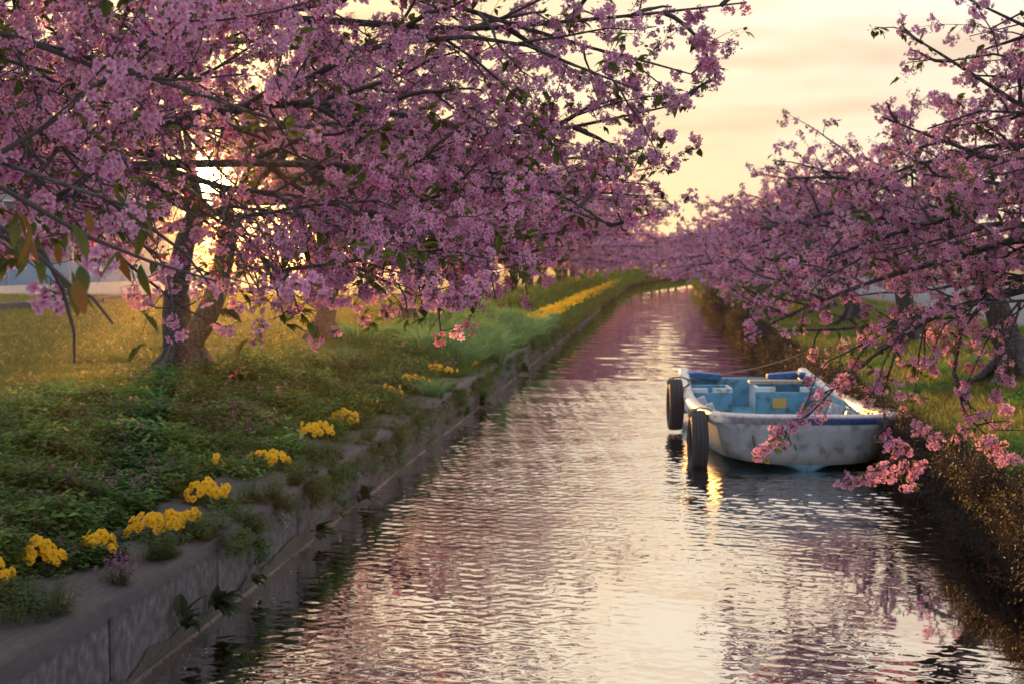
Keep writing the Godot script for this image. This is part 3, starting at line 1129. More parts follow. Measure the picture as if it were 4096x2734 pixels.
	for l in [
		[[-1.94, 2.37, 7.37], [-1.63, 2.13, 7.17], [-1.47, 1.90, 7.07]],
		[[-2.19, 2.37, 5.91], [-1.79, 2.17, 5.71], [-1.66, 1.98, 5.61]],
		[[-1.66, 2.36, 6.97], [-1.26, 2.14, 6.77], [-1.13, 1.92, 6.67]],
		[[-1.91, 2.33, 5.50], [-1.53, 2.14, 5.30], [-1.40, 1.97, 5.20]],
		[[-1.85, 2.23, 5.18], [-1.52, 2.06, 4.98], [-1.40, 1.90, 4.88]],
		[[-2.29, 2.48, 8.02], [-1.97, 2.22, 7.82], [-1.81, 1.97, 7.72]],
		[[-2.30, 2.27, 6.78], [-2.00, 2.05, 6.58], [-1.85, 1.84, 6.48]],
		[[-0.94, 2.21, 5.32], [-0.68, 2.03, 5.12], [-0.58, 1.87, 5.02]],
		[[-2.36, 2.46, 7.20], [-2.03, 2.22, 7.00], [-1.88, 2.00, 6.90]],
		[[-1.34, 2.41, 5.53], [-0.99, 2.22, 5.33], [-0.88, 2.05, 5.23]],
		[[-2.04, 2.42, 7.11], [-1.66, 2.19, 6.91], [-1.51, 1.97, 6.81]],
		[[-2.31, 2.57, 7.59], [-1.80, 2.32, 7.39], [-1.64, 2.08, 7.29]],
		[[-1.10, 2.31, 6.22], [-0.81, 2.11, 6.02], [-0.69, 1.92, 5.92]],
		[[-1.20, 2.26, 5.32], [-0.96, 2.09, 5.12], [-0.85, 1.93, 5.02]],
		[[-2.33, 2.44, 7.90], [-1.90, 2.18, 7.70], [-1.74, 1.94, 7.60]],
		[[-2.33, 2.29, 6.49], [-1.95, 2.07, 6.29], [-1.81, 1.87, 6.19]],
		[[-2.09, 2.38, 6.34], [-1.68, 2.17, 6.14], [-1.54, 1.97, 6.04]],
		[[-1.94, 2.31, 5.56], [-1.59, 2.12, 5.36], [-1.46, 1.95, 5.26]],
		[[-2.22, 2.41, 6.17], [-1.84, 2.20, 5.97], [-1.70, 2.01, 5.87]],
		[[-1.97, 2.33, 5.67], [-1.67, 2.14, 5.47], [-1.54, 1.97, 5.37]],
		[[-1.92, 2.26, 6.68], [-1.47, 2.04, 6.48], [-1.33, 1.84, 6.38]],
		[[-2.01, 2.25, 6.25], [-1.72, 2.05, 6.05], [-1.58, 1.85, 5.95]],
		[[-1.07, 2.20, 4.92], [-0.83, 2.04, 4.72], [-0.73, 1.89, 4.62]],
		[[-1.19, 2.36, 5.79], [-0.96, 2.17, 5.59], [-0.85, 1.99, 5.49]],
		[[-3.16, 2.45, 8.54], [-2.57, 2.16, 8.34], [-2.39, 1.90, 8.24]],
		[[-1.69, 2.46, 6.09], [-1.30, 2.25, 5.89], [-1.18, 2.06, 5.79]],
		[[-1.20, 2.29, 5.75], [-0.89, 2.10, 5.55], [-0.78, 1.93, 5.45]],
		[[-1.68, 2.30, 5.87], [-1.28, 2.11, 5.67], [-1.16, 1.93, 5.57]],
		[[-1.24, 2.41, 5.98], [-0.86, 2.21, 5.78], [-0.75, 2.03, 5.68]],
		[[-2.15, 2.27, 6.81], [-1.74, 2.05, 6.61], [-1.60, 1.84, 6.51]],
		[[-2.04, 2.52, 4.44], [-1.77, 2.35, 4.24], [-1.65, 2.21, 4.14]],
		[[-1.94, 2.33, 4.04], [-1.62, 2.19, 3.84], [-1.50, 2.06, 3.74]],
		[[-2.47, 2.56, 4.83], [-2.08, 2.38, 4.63], [-1.95, 2.22, 4.53]],
		[[-3.03, 2.53, 6.09], [-2.56, 2.32, 5.89], [-2.41, 2.13, 5.79]],
		[[-2.47, 2.53, 5.23], [-2.07, 2.35, 5.03], [-1.94, 2.18, 4.93]],
		[[-2.09, 2.42, 4.60], [-1.80, 2.25, 4.40], [-1.68, 2.11, 4.30]],
		[[-1.76, 2.34, 3.74], [-1.47, 2.21, 3.54], [-1.36, 2.09, 3.44]],
		[[-2.76, 2.45, 6.03], [-2.31, 2.25, 5.83], [-2.17, 2.06, 5.73]],
		[[-2.22, 2.36, 4.69], [-1.96, 2.19, 4.49], [-1.84, 2.05, 4.39]],
		[[-3.13, 2.68, 6.13], [-2.70, 2.46, 5.93], [-2.55, 2.26, 5.83]],
		[[-1.95, 2.35, 4.02], [-1.67, 2.21, 3.82], [-1.55, 2.08, 3.72]],
		[[-2.01, 2.45, 4.34], [-1.73, 2.29, 4.14], [-1.61, 2.15, 4.04]],
		[[-2.02, 2.34, 4.07], [-1.78, 2.20, 3.87], [-1.66, 2.07, 3.77]],
		[[-2.92, 2.47, 5.68], [-2.53, 2.27, 5.48], [-2.38, 2.09, 5.38]],
		[[-1.66, 2.40, 3.78], [-1.40, 2.26, 3.58], [-1.30, 2.14, 3.48]],
		[[-2.66, 2.65, 5.44], [-2.34, 2.45, 5.24], [-2.20, 2.28, 5.14]],
		[[-3.09, 2.67, 6.15], [-2.79, 2.45, 5.95], [-2.64, 2.25, 5.85]],
		[[-2.12, 2.47, 4.22], [-1.83, 2.32, 4.02], [-1.71, 2.18, 3.92]],
		[[-2.46, 2.61, 5.80], [-2.07, 2.40, 5.60], [-1.93, 2.22, 5.50]],
		[[-2.64, 2.83, 6.12], [-2.21, 2.61, 5.92], [-2.06, 2.41, 5.82]],
		[[-2.91, 2.93, 6.86], [-2.44, 2.69, 6.66], [-2.29, 2.46, 6.56]],
		[[-2.72, 2.86, 6.58], [-2.35, 2.62, 6.38], [-2.20, 2.41, 6.28]],
		[[-2.78, 2.88, 7.22], [-2.35, 2.62, 7.02], [-2.19, 2.39, 6.92]],
		[[-2.45, 2.93, 6.50], [-2.11, 2.69, 6.30], [-1.96, 2.48, 6.20]],
		[[-1.23, 2.02, 6.30], [-1.05, 1.89, 6.10], [-1.00, 1.76, 6.00]],
		[[-1.13, 1.94, 6.30], [-0.98, 1.81, 6.10], [-0.93, 1.69, 6.00]],
		[[-1.27, 2.02, 6.30], [-1.12, 1.89, 6.10], [-1.07, 1.76, 6.00]],
		[[-0.76, 2.10, 6.90], [-0.65, 1.96, 6.70], [-0.61, 1.82, 6.60]],
		[[-1.47, 2.04, 5.30], [-1.34, 1.93, 5.10], [-1.29, 1.82, 5.00]],
		[[-1.58, 2.01, 5.30], [-1.39, 1.90, 5.10], [-1.34, 1.80, 5.00]],
		[[-1.06, 2.10, 6.80], [-0.92, 1.96, 6.60], [-0.87, 1.82, 6.50]],
		[[-1.75, 1.99, 4.80], [-1.63, 1.89, 4.60], [-1.57, 1.79, 4.50]],
	]:
		limb(T, pv(l), 0.008, 0.003)
	finish_tree(T, t, 300)

	# the tree with the forked trunk
	T = Cherry.new()
	far_tree_settings(T, 1)
	T.space = PackedFloat32Array([0, 0.36, 0.18, 0.11])
	T.sun_gap = true
	T.floor_y = 1.7
	T.origin = P(-4.92, bank_h(-4.92, 14.4), 14.4)
	t = thing("cherry_tree", "cherry tree with a trunk forked near the ground, on the lawn before the sun", "tree", T.origin)
	var g := T.origin.y
	var tr := part("trunk", trunk_mesh(T, pv([[-4.92, g - 0.15, 14.4], [-4.92, g + 0.10, 14.4], [-4.97, g + 0.35, 14.4], [-5.03, g + 0.8, 14.45], [-4.97, g + 1.3, 14.5], [-4.78, g + 1.8, 14.5]]), PackedFloat32Array([0.27, 0.19, 0.15, 0.115, 0.105, 0.10])), t)
	part("stem", stem_mesh(T, pv([[-4.90, g + 0.18, 14.36], [-4.84, g + 0.36, 14.33], [-4.70, g + 0.56, 14.32], [-4.57, g + 0.82, 14.32], [-4.48, g + 1.2, 14.33], [-4.38, g + 1.7, 14.34]]), PackedFloat32Array([0.12, 0.118, 0.112, 0.104, 0.095, 0.09])), tr, Vector3.ZERO)
	for q in [[-7.8, 3.4, 13.0], [-6.6, 4.2, 13.6], [-5.6, 4.6, 15.5], [-7.0, 3.7, 16.8], [-4.9, 4.3, 12.6], [-7.4, 2.5, 12.2], [-6.3, 2.5, 11.6]]:
		var e := P(q[0], q[1], q[2])
		var f := P(-4.78, g + 1.75, 14.5)
		limb(T, PackedVector3Array([f - Vector3(0, 0.1, 0), f.lerp(e, 0.15) + Vector3(0, 0.15, 0), f.lerp(e, 0.55) + Vector3(0, 0.3, 0), e]), 0.055, 0.006)
	for q in [[-1.0, 3.2, 14.0], [-0.9, 2.7, 12.6], [-2.0, 3.9, 12.8], [-1.0, 2.5, 15.2], [-1.4, 3.6, 15.8], [-2.6, 4.5, 14.6], [-3.0, 3.4, 11.4], [-2.0, 2.0, 11.8], [-1.3, 2.0, 13.2], [-3.5, 2.05, 11.2]]:
		var e := P(q[0], q[1], q[2])
		var f := P(-4.33, g + 1.65, 14.34)
		limb(T, PackedVector3Array([f - Vector3(0, 0.1, 0), f.lerp(e, 0.15) + Vector3(0, 0.2, 0), f.lerp(e, 0.55) + Vector3(0, 0.35, 0), e]), 0.05, 0.006)
	finish_tree(T, t, 0)


func near_right() -> void:
	# rooted right of the frame; its boughs hang down in front of the boat
	var T := Cherry.new()
	T.origin = P(3.95, bank_h(3.95, 8.3), 8.3)
	T.floor_y = 2.0
	T.leafiness = 0.15
	T.length = PackedFloat32Array([0, 0.85, 0.38, 0.15])
	T.every = 0.06
	T.space = PackedFloat32Array([0, 0.34, 0.18, 0.11])
	var t := thing("cherry_tree", "cherry tree whose boughs hang down in front of the moored boat", "tree", T.origin)
	part("trunk", trunk_mesh(T, pv([[3.95, 0.6, 8.3], [3.93, 1.0, 8.3], [3.85, 1.5, 8.35], [3.75, 1.95, 8.4]]), PackedFloat32Array([0.25, 0.18, 0.16, 0.155])), t)
	for l in [
		[[3.75, 1.85, 8.4], [3.0, 2.5, 8.5], [2.1, 2.9, 8.5], [1.40, 3.35, 8.6]],
		[[3.75, 1.85, 8.4], [3.1, 2.7, 8.5], [2.4, 3.2, 8.6], [1.72, 3.55, 8.6]],
		[[3.75, 1.85, 8.4], [3.1, 2.3, 8.5], [2.2, 2.5, 8.6], [1.29, 2.85, 8.6]],
		[[3.75, 1.85, 8.4], [3.2, 2.8, 8.5], [2.6, 3.3, 8.5], [2.25, 3.6, 8.5]],
		[[3.75, 1.85, 8.4], [3.0, 2.45, 8.8], [2.0, 2.35, 9.2], [1.1, 2.05, 9.6], [0.62, 1.75, 9.9]],
		[[3.75, 1.85, 8.4], [3.0, 2.15, 8.7], [2.0, 2.05, 9.1], [1.2, 1.82, 9.4], [0.52, 1.48, 9.5]],
		[[3.75, 1.85, 8.4], [3.1, 2.3, 8.2], [2.2, 2.4, 8.2], [1.5, 2.5, 8.4]],
		[[3.2, 2.3, 8.5], [2.6, 2.5, 8.1], [2.0, 2.55, 7.8], [1.6, 2.45, 7.7]],
		[[3.1, 2.6, 8.5], [2.5, 2.75, 8.9], [1.9, 2.7, 9.3], [1.4, 2.45, 9.6]],
		[[3.0, 2.45, 8.6], [2.5, 2.9, 8.6], [2.2, 3.05, 8.7], [1.75, 3.1, 8.7]],
		[[2.8, 2.2, 8.7], [2.2, 2.2, 8.9], [1.7, 2.1, 9.0], [1.3, 2.05, 9.1]],
		[[2.9, 2.3, 8.5], [2.3, 2.3, 8.3], [1.9, 2.2, 8.2], [1.6, 2.1, 8.2]],
		[[3.0, 2.15, 8.7], [2.4, 1.95, 9.2], [1.9, 1.85, 9.8], [1.3, 1.75, 10.2]],
		[[3.75, 1.85, 8.4], [3.4, 3.0, 8.6], [2.8, 3.9, 8.4], [2.0, 4.3, 8.0]],
		[[3.1, 2.7, 8.5], [2.5, 3.0, 8.5], [2.0, 3.2, 8.5], [1.62, 3.15, 8.5]],
		[[2.9, 2.9, 8.5], [2.4, 3.3, 8.6], [2.1, 3.45, 8.6], [1.9, 3.35, 8.6]],
		[[3.0, 2.4, 8.5], [2.4, 2.7, 8.4], [1.9, 2.85, 8.3], [1.5, 2.75, 8.3]],
		[[3.1, 2.9, 8.4], [2.7, 3.2, 8.2], [2.3, 3.3, 8.0], [1.95, 3.1, 8.0]],
		[[3.75, 1.85, 8.4], [3.2, 2.5, 9.2], [2.4, 2.8, 10.2], [1.5, 2.6, 11.0]],
		[[3.75, 1.85, 8.4], [3.4, 2.6, 9.6], [3.0, 2.9, 11.0], [2.5, 2.8, 12.0]],
	]:
		limb(T, pv(l), 0.05 if l[0][0] > 3.7 else rr(0.018, 0.026), 0.005)
	# the hanging sprays: few side twigs, flowers bunched at the ends
	T.hang = 0.3
	T.floor_y = 0.6
	T.length = PackedFloat32Array([0, 0.46, 0.22, 0.12])
	T.space = PackedFloat32Array([0, 0.30, 0.14, 0.10])
	for l in [
		[[3.75, 1.8, 8.4], [3.0, 1.95, 8.6], [2.1, 1.85, 8.8], [1.55, 1.62, 9.0], [1.37, 1.15, 9.05], [1.42, 0.90, 9.0], [1.56, 0.72, 9.0]],
		[[2.9, 1.92, 8.6], [2.0, 1.78, 8.9], [1.45, 1.5, 9.1], [1.10, 1.22, 9.2], [0.90, 0.98, 9.2], [0.70, 0.85, 9.2]],
		[[2.4, 1.9, 8.7], [1.9, 1.7, 8.8], [1.78, 1.35, 8.8], [1.88, 1.05, 8.8], [2.02, 0.90, 8.8]],
		[[3.2, 1.95, 8.3], [2.6, 1.82, 8.3], [2.0, 1.78, 8.4], [1.55, 1.72, 8.5]],
		[[2.2, 1.85, 8.8], [1.6, 1.62, 9.2], [1.0, 1.55, 9.5], [0.62, 1.52, 9.6]],
	]:
		limb(T, pv(l), 0.026, 0.004)
	T.length = PackedFloat32Array([0, 0.20, 0.12, 0.08])
	T.space = PackedFloat32Array([0, 0.14, 0.10, 0.10])
	for l in [
		[[0.83, 1.82, 9.25], [0.66, 1.77, 9.40], [0.56, 1.51, 9.50]],
		[[1.15, 1.85, 9.05], [0.99, 1.81, 9.20], [0.90, 1.56, 9.30]],
		[[1.38, 1.74, 8.85], [1.23, 1.43, 9.00], [1.15, 1.18, 9.10]],
		[[1.51, 1.74, 8.75], [1.37, 1.37, 8.90], [1.29, 1.13, 9.00]],
		[[1.17, 1.73, 8.95], [1.01, 1.34, 9.10], [0.93, 1.08, 9.20]],
		[[2.02, 1.75, 8.55], [1.89, 1.40, 8.70], [1.82, 1.16, 8.80]],
		[[1.71, 1.74, 8.65], [1.58, 1.36, 8.80], [1.50, 1.12, 8.90]],
		[[1.83, 1.75, 8.55], [1.70, 1.57, 8.70], [1.63, 1.33, 8.80]],
		[[1.06, 2.04, 9.35], [0.89, 2.00, 9.50], [0.80, 1.74, 9.60]],
		[[0.69, 2.04, 9.95], [0.50, 2.00, 10.10], [0.39, 1.73, 10.20]],
		[[2.18, 1.75, 8.45], [2.06, 1.44, 8.60], [1.99, 1.21, 8.70]],
	]:
		limb(T, pv(l), 0.009, 0.003)
	# the bunches at the tips
	for q in [[1.15, 0.66, 9.0], [1.22, 0.68, 9.0], [1.30, 0.66, 9.0], [1.36, 0.70, 9.0], [1.46, 0.70, 9.0], [1.55, 0.64, 9.0], [1.60, 0.72, 9.0], [1.50, 0.80, 9.0], [1.42, 0.90, 9.0], [0.70, 0.83, 9.2], [0.66, 0.78, 9.2], [0.74, 0.90, 9.2], [2.05, 0.86, 8.8], [1.98, 0.92, 8.8], [2.12, 0.82, 8.8], [1.8, 0.95, 8.85], [1.68, 0.92, 8.9], [1.6, 0.98, 8.95]]:
		for i in 6:
			T.where.append(Transform3D(rand_basis(0.7, rr(0.8, 1.2)), P(q[0], q[1], q[2]) + rv() * 0.045))
			T.kind.append([0, 2, 1, 3, 0, 4][i])
			var w := rr(0.85, 1.05)
			T.tint.append(Color(w, w, w))
	var b := MB.new()
	for l in [[[1.52, 0.80, 9.0], [1.35, 0.70, 9.0], [1.15, 0.68, 9.0]], [[1.9, 1.0, 8.82], [1.7, 0.94, 8.9], [1.5, 0.98, 8.95]], [[1.80, 1.2, 8.8], [2.0, 1.0, 8.7], [2.3, 1.0, 8.7]]]:
		b.tube(pv(l), PackedFloat32Array([0.006, 0.004, 0.002]), 5, Color.WHITE)
	var base := T.twigs.v.size()
	T.twigs.v.append_array(b.v); T.twigs.n.append_array(b.n); T.twigs.c.append_array(b.c)
	for i in b.ix: T.twigs.ix.append(i + base)
	finish_tree(T, t, 300)

	# the tree with the bare leaning trunk on the right bank
	T = Cherry.new()
	far_tree_settings(T, 1)
	T.origin = P(3.62, bank_h(3.62, 15.1), 15.1)
	T.floor_y = 1.8
	t = thing("cherry_tree", "cherry tree with a smooth leaning trunk on the right bank beyond the boat", "tree", T.origin)
	var g := T.origin.y
	part("trunk", trunk_mesh(T, pv([[3.64, g - 0.15, 15.1], [3.62, g + 0.08, 15.1], [3.50, g + 0.6, 15.1], [3.30, g + 1.1, 15.1], [2.95, g + 1.5, 15.05]]), PackedFloat32Array([0.21, 0.155, 0.125, 0.12, 0.12])), t)
	var f := P(2.98, g + 1.45, 15.05)
	for q in [[0.95, 2.3, 14.6], [1.0, 2.0, 13.6], [1.3, 2.85, 14.8], [1.6, 2.95, 15.6], [0.8, 2.1, 16.4], [1.2, 2.4, 17.0], [2.4, 3.0, 14.2], [2.2, 2.5, 12.6], [3.6, 3.1, 15.8], [4.6, 3.1, 14.2], [5.0, 3.0, 16.2], [3.2, 2.8, 13.0], [1.4, 1.9, 12.9]]:
		var e := P(q[0], q[1], q[2])
		limb(T, PackedVector3Array([f - Vector3(0, 0.1, 0), f.lerp(e, 0.15) + Vector3(0, 0.18, 0), f.lerp(e, 0.55) + Vector3(0, 0.25, 0), e]), 0.06, 0.008)
	finish_tree(T, t, 0)


# ---------------------------------------------------------------- boat
func boat() -> void:
	var white := Color(0.26, 0.295, 0.315)
	var pale := Color(0.12, 0.34, 0.46)
	var cyan := Color(0.05, 0.24, 0.40)
	var navy := Color(0.02, 0.055, 0.17)
	var blue := Color(0.03, 0.13, 0.33)
	var L := 4.5
	var bo := thing("rowboat", "weathered white open boat with pale blue inside, moored on the right", "boat", P(1.42, 0, 13.85))
	bo.rotation.y = 0.080
	# half width and sheer along the boat; s runs from the blunt bow (0) to the stern (1)
	var hw := func(s: float) -> float: return 0.90 + 0.05 * sin(PI * minf(s * 1.1, 1.0)) - 0.10 * s * s
	var sheer := func(s: float) -> float: return 0.53 - 0.07 * sin(PI * s) + 0.11 * pow(s, 3.0)
	var b := MB.new()
	# the sides and the bottom, section by section; each height starts a little farther back (the bow rakes)
	var p := PackedVector3Array()
	var cs := PackedColorArray()
	var st := 24
	var prof := [[0.0, 0.0, 0.15], [0.004, -0.07, 0.15], [0.05, -0.10, 0.17], [0.10, -0.30, 0.22], [0.16, -0.41, 0.26], [0.24, -0.46, 0.42], [0.55, -0.53, 0.62], [1.0, -0.58, 0.75]]
	var tones := [white, white, white * 0.95, white * 0.92, Color(0.10, 0.105, 0.085), pale * 0.8, pale * 0.7, pale * 0.7]
	for i in st + 1:
		var s := float(i) / st
		var w: float = hw.call(s)
		var y: float = sheer.call(s)
		for k in 15:
			var q: Array = prof[k if k < 8 else 14 - k]
			var side := -1.0 if k < 8 else 1.0
			var yy: float = y - 0.025 + q[1] * (1.0 if q[1] > -0.2 else 1.0 + 0.15 * s)
			p.append(Vector3(side * (w - q[0]) if q[0] < 0.9 else 0.0, yy, -(q[2] + s * (L - q[2]))))
			cs.append(tones[k if k < 8 else 14 - k])
	b.grid(p, 15, cs, white)
	# the blunt bow: a broad raked face, rounded into the sides
	p = PackedVector3Array()
	cs = PackedColorArray()
	var w0: float = hw.call(0.0)
	for i in 5:
		var q: Array = prof[i]
		for j in 29:
			var u := lerpf(-1, 1, j / 28.0)
			var bulge := (0.22 + 0.02 * i) * (1.0 - pow(absf(u), 5.0)) + 0.06 * (1.0 - u * u)
			var dip := 0.035 * (1.0 - u * u) * i / 4.0
			p.append(Vector3(u * (w0 - q[0]), 0.505 + q[1] - dip, -(q[2] - bulge)))
			cs.append(tones[i])
	b.grid(p, 29, cs, white)
	# the V of the bottom under the bow, with a stem down the middle
	p = PackedVector3Array()
	cs = PackedColorArray()
	for i in 9:
		var tt := i / 8.0
		for j in 29:
			var u := lerpf(-1, 1, j / 28.0)
			var au := absf(u)
			var bulge := 0.30 * (1.0 - pow(au, 5.0)) + 0.06 * (1.0 - u * u)
			var a0 := Vector3(u * (w0 - 0.16), 0.095 - 0.035 * (1.0 - u * u), -(0.26 - bulge))
			var deep := lerpf(-0.075, 0.095, pow(au, 1.6))
			var back := lerpf(0.75, 0.26, pow(au, 3.0))
			var stem := exp(-pow(u / 0.22, 2.0))
			p.append(Vector3(a0.x, lerpf(a0.y, deep, pow(tt, lerpf(1.0, 0.30, stem))), lerpf(a0.z, -back, pow(tt, lerpf(0.9, 1.9, stem)))))
			cs.append(pale * 0.85)
	b.grid(p, 29, cs, pale)
	part("hull", b.mesh(mats.hull), bo)
	# the rim all round
	b = MB.new()
	var rim := PackedVector3Array()
	var rim_c := PackedColorArray()
	var path: Array = []
	for i in 21:
		var s := 1.0 - i / 20.0
		path.append([Vector3(-hw.call(s), sheer.call(s), -(0.16 + s * (L - 0.16))), Vector3(1, 0, 0)])
	for i in 15:
		var u := lerpf(-1, 1, (i + 0.5) / 15.0)
		path.append([Vector3(u * w0, 0.53, -(0.15 - 0.235 * (1.0 - pow(absf(u), 5.0)) - 0.06 * (1.0 - u * u))), Vector3(-u * pow(absf(u), 4.0), 0, -1).normalized()])
	for i in 21:
		var s := i / 20.0
		path.append([Vector3(hw.call(s), sheer.call(s), -(0.16 + s * (L - 0.16))), Vector3(-1, 0, 0)])
	for k in path.size():
		var o: Vector3 = path[k][0]
		var inn: Vector3 = path[k][1]
		var front := k > 21 and k < 35
		var blue_here := k >= 27 and k <= 33
		var cc := Color(0.70, 0.66, 0.58)
		for q in [[0.012, -0.085], [-0.012, -0.07], [-0.018, -0.02], [0.0, 0.012], [0.045, 0.018], [0.09, 0.010], [0.10, -0.03]]:
			rim.append(o + inn * q[0] + Vector3(0, q[1], 0))
			var face: bool = front and q[1] < -0.015 and q[0] < 0.03
			rim_c.append(navy if face and blue_here else (Color(0.16, 0.17, 0.20) if face else cc))
	b.grid(rim, 7, rim_c, white, true)
	part("gunwale", b.mesh(mats.boat_trim), bo)
	# inside: sides, deck, transom
	b = MB.new()
	p = PackedVector3Array()
	cs = PackedColorArray()
	for i in st + 1:
		var s := float(i) / st
		var w: float = hw.call(s)
		var y: float = sheer.call(s)
		var zz := 0.22 + s * (L - 0.30)
		for q in [[w - 0.09, y - 0.01, pale], [w - 0.12, y - 0.12, pale], [w - 0.16, 0.19, cyan], [w - 0.30, 0.165, pale * 0.9], [0.3, 0.165, pale * 1.0], [0.0, 0.165, pale * 1.05]]:
			p.append(Vector3(-q[0], q[1], -zz)); cs.append(q[2])
		for q in [[0.3, 0.165, pale * 1.0], [w - 0.30, 0.165, pale * 0.9], [w - 0.16, 0.19, cyan], [w - 0.12, y - 0.12, pale], [w - 0.09, y - 0.01, pale]]:
			p.append(Vector3(q[0], q[1], -zz)); cs.append(q[2])
	b.grid(p, 11, cs, pale, true)
	part("inside", b.mesh(mats.hull), bo)
	b = MB.new()
	b.box(Vector3(0, 0.33, -0.07), Vector3(1.10, 0.34, 0.05), Basis.IDENTITY, pale)
	part("bow_bulkhead", b.mesh(mats.hull), bo)
	b = MB.new()
	b.box(Vector3(0, 0.30, -L + 0.03), Vector3(1.58, 0.46, 0.07), Basis.IDENTITY, pale, 0.01)
	part("transom", b.mesh(mats.hull), bo)
	for s in [-1, 1]:
		b = MB.new()
		b.box(Vector3(s * 0.52, 0.565, -L + 0.09), Vector3(0.46, 0.075, 0.16), Basis(Vector3.BACK, s * 0.09), blue, 0.012)
		b.box(Vector3(s * 0.70, 0.59, -L + 0.22), Vector3(0.10, 0.06, 0.30), Basis.IDENTITY, blue, 0.012)
		part("quarter_rail", b.mesh(mats.boat_trim), bo)
	# two open-topped lockers before the transom
	for q in [[-0.50, 0.54, 3.75, 4.2, 0.30], [0.42, 0.78, 3.60, 4.15, 0.33]]:
		b = MB.new()
		var cx: float = q[0]
		var ww: float = q[1]
		var z0: float = q[2]
		var z1: float = q[3]
		var hh: float = q[4]
		var y0 := 0.16
		var zc := (z0 + z1) * 0.5
		b.box(Vector3(cx, y0 + hh * 0.40, -z0), Vector3(ww, hh * 0.80, 0.05), Basis.IDENTITY, pale, 0.008)
		for s in [-1, 1]:
			b.box(Vector3(cx + s * (ww * 0.5 - 0.12), y0 + hh * 0.90, -z0), Vector3(0.24, hh * 0.2 - 0.004, 0.05), Basis.IDENTITY, Color(0.6, 0.72, 0.74), 0.008)
			b.box(Vector3(cx + s * (ww * 0.5 - 0.022), y0 + hh * 0.5, -zc - 0.003), Vector3(0.044, hh + 0.004, z1 - z0 - 0.06), Basis.IDENTITY, Color(0.55, 0.68, 0.72), 0.008)
		b.box(Vector3(cx, y0 + hh * 0.5, -z1), Vector3(ww, hh, 0.05), Basis.IDENTITY, pale, 0.008)
		var lk := part("locker", b.mesh(mats.hull), bo)
		b = MB.new()
		b.box(Vector3(cx, y0 + 0.05, -zc), Vector3(ww - 0.1, 0.02, z1 - z0 - 0.08), Basis.IDENTITY, Color(0.03, 0.035, 0.04))
		part("locker_floor", b.mesh(mats.paint), lk)
		if cx > 0:
			b = MB.new()
			b.box(Vector3(cx - 0.10, y0 + 0.13, -z0 + 0.031), Vector3(0.17, 0.12, 0.008), Basis.IDENTITY, Color(0.55, 0.36, 0.08), 0.003)
			part("plate", b.mesh(mats.paint), lk).set_meta("label", "blank ochre plate on the locker front")
			b = MB.new()
			b.box(Vector3(cx - 0.02, y0 + hh + 0.035, -zc - 0.10), Vector3(0.80, 0.03, 0.17), Basis.IDENTITY, Color(0.42, 0.33, 0.22), 0.006)
			part("seat_plank", b.mesh(mats.boat_trim), bo)
	# knees along the sunlit side
	for k in 4:
		for s in [-1, 1]:
			b = MB.new()
			b.box(Vector3(s * 0.70, 0.30, -(0.55 + k * 0.8)), Vector3(0.17, 0.24, 0.045), Basis(Vector3.BACK, s * -0.35), Color(0.60, 0.62, 0.60), 0.01)
			part("knee", b.mesh(mats.boat_trim), bo)
	# streaks of rust and moss have a shape of their own on the bow
	for q in [[-0.52, 0.25, 0.22, 0.022, -0.25], [-0.19, 0.28, 0.16, 0.03, -0.4], [-0.13, 0.22, 0.10, 0.02, -0.35]]:
		var x: float = q[0]
		var u := x / w0
		b = MB.new()
		var zf := -0.07 - 0.06 * (1.0 - u * u)
		var tt: float = (0.42 - q[1]) / 0.4
		b.box(Vector3(x, q[1], -(zf + 0.07 * tt - 0.02) + 0.012), Vector3(q[3], q[2], 0.004), Basis(Vector3.BACK, -q[4]) * Basis(Vector3.RIGHT, 0.32), Color(0.09, 0.09, 0.07))
		part("scuff", b.mesh(mats.hull), bo)

	# two tyres hung on the boat's left side as fenders
	for q in [[0.33, 0.24, "worn black tyre hung as a fender at the boat's near corner"], [3.02, 0.33, "worn black tyre hung as a fender farther along the boat"]]:
		var zz: float = q[0]
		var s := zz / L
		var place := bo.transform * Vector3(-hw.call(s) - 0.105, q[1], -zz)
		var ty := thing("tyre", q[2], "tyre", place, "tyres hung on the boat")
		ty.rotation.y = bo.rotation.y
		b = MB.new()
		var tyre_prof := PackedVector2Array()
		for v2 in [[-0.055, 0.19], [-0.078, 0.215], [-0.083, 0.25], [-0.078, 0.282], [-0.066, 0.297], [-0.046, 0.302], [-0.044, 0.294], [-0.036, 0.294], [-0.034, 0.303], [-0.005, 0.304], [-0.004, 0.295], [0.004, 0.295], [0.005, 0.304], [0.034, 0.303], [0.036, 0.294], [0.044, 0.294], [0.046, 0.302], [0.066, 0.297], [0.078, 0.282], [0.083, 0.25], [0.078, 0.215], [0.055, 0.19], [0.05, 0.215], [0.06, 0.25], [0.05, 0.28], [-0.05, 0.28], [-0.06, 0.25], [-0.05, 0.215], [-0.055, 0.19]]:
			tyre_prof.append(Vector2(v2[0], v2[1]))
		b.lathe(tyre_prof, 48, Basis.IDENTITY, Vector3.ZERO, Color.WHITE)
		part("tyre_tread", b.mesh(mats.rubber), ty)
		b = MB.new()
		for k in 2:
			var pts := PackedVector3Array()
			var rd := PackedFloat32Array()
			for j in 17:
				var a := TAU * j / 16.0
				pts.append(Vector3(0.03 + 0.125 * cos(a) + k * 0.012, 0.255 + 0.062 * sin(a) + (0.01 if a < PI else 0.0), 0.02 + k * 0.022))
				rd.append(0.009)
			b.tube(pts, rd, 6, Color.WHITE)
		var pts2 := PackedVector3Array([Vector3(0.14, 0.29, 0.03), Vector3(0.19, 0.31, 0.02), Vector3(0.26, 0.29, 0.0)])
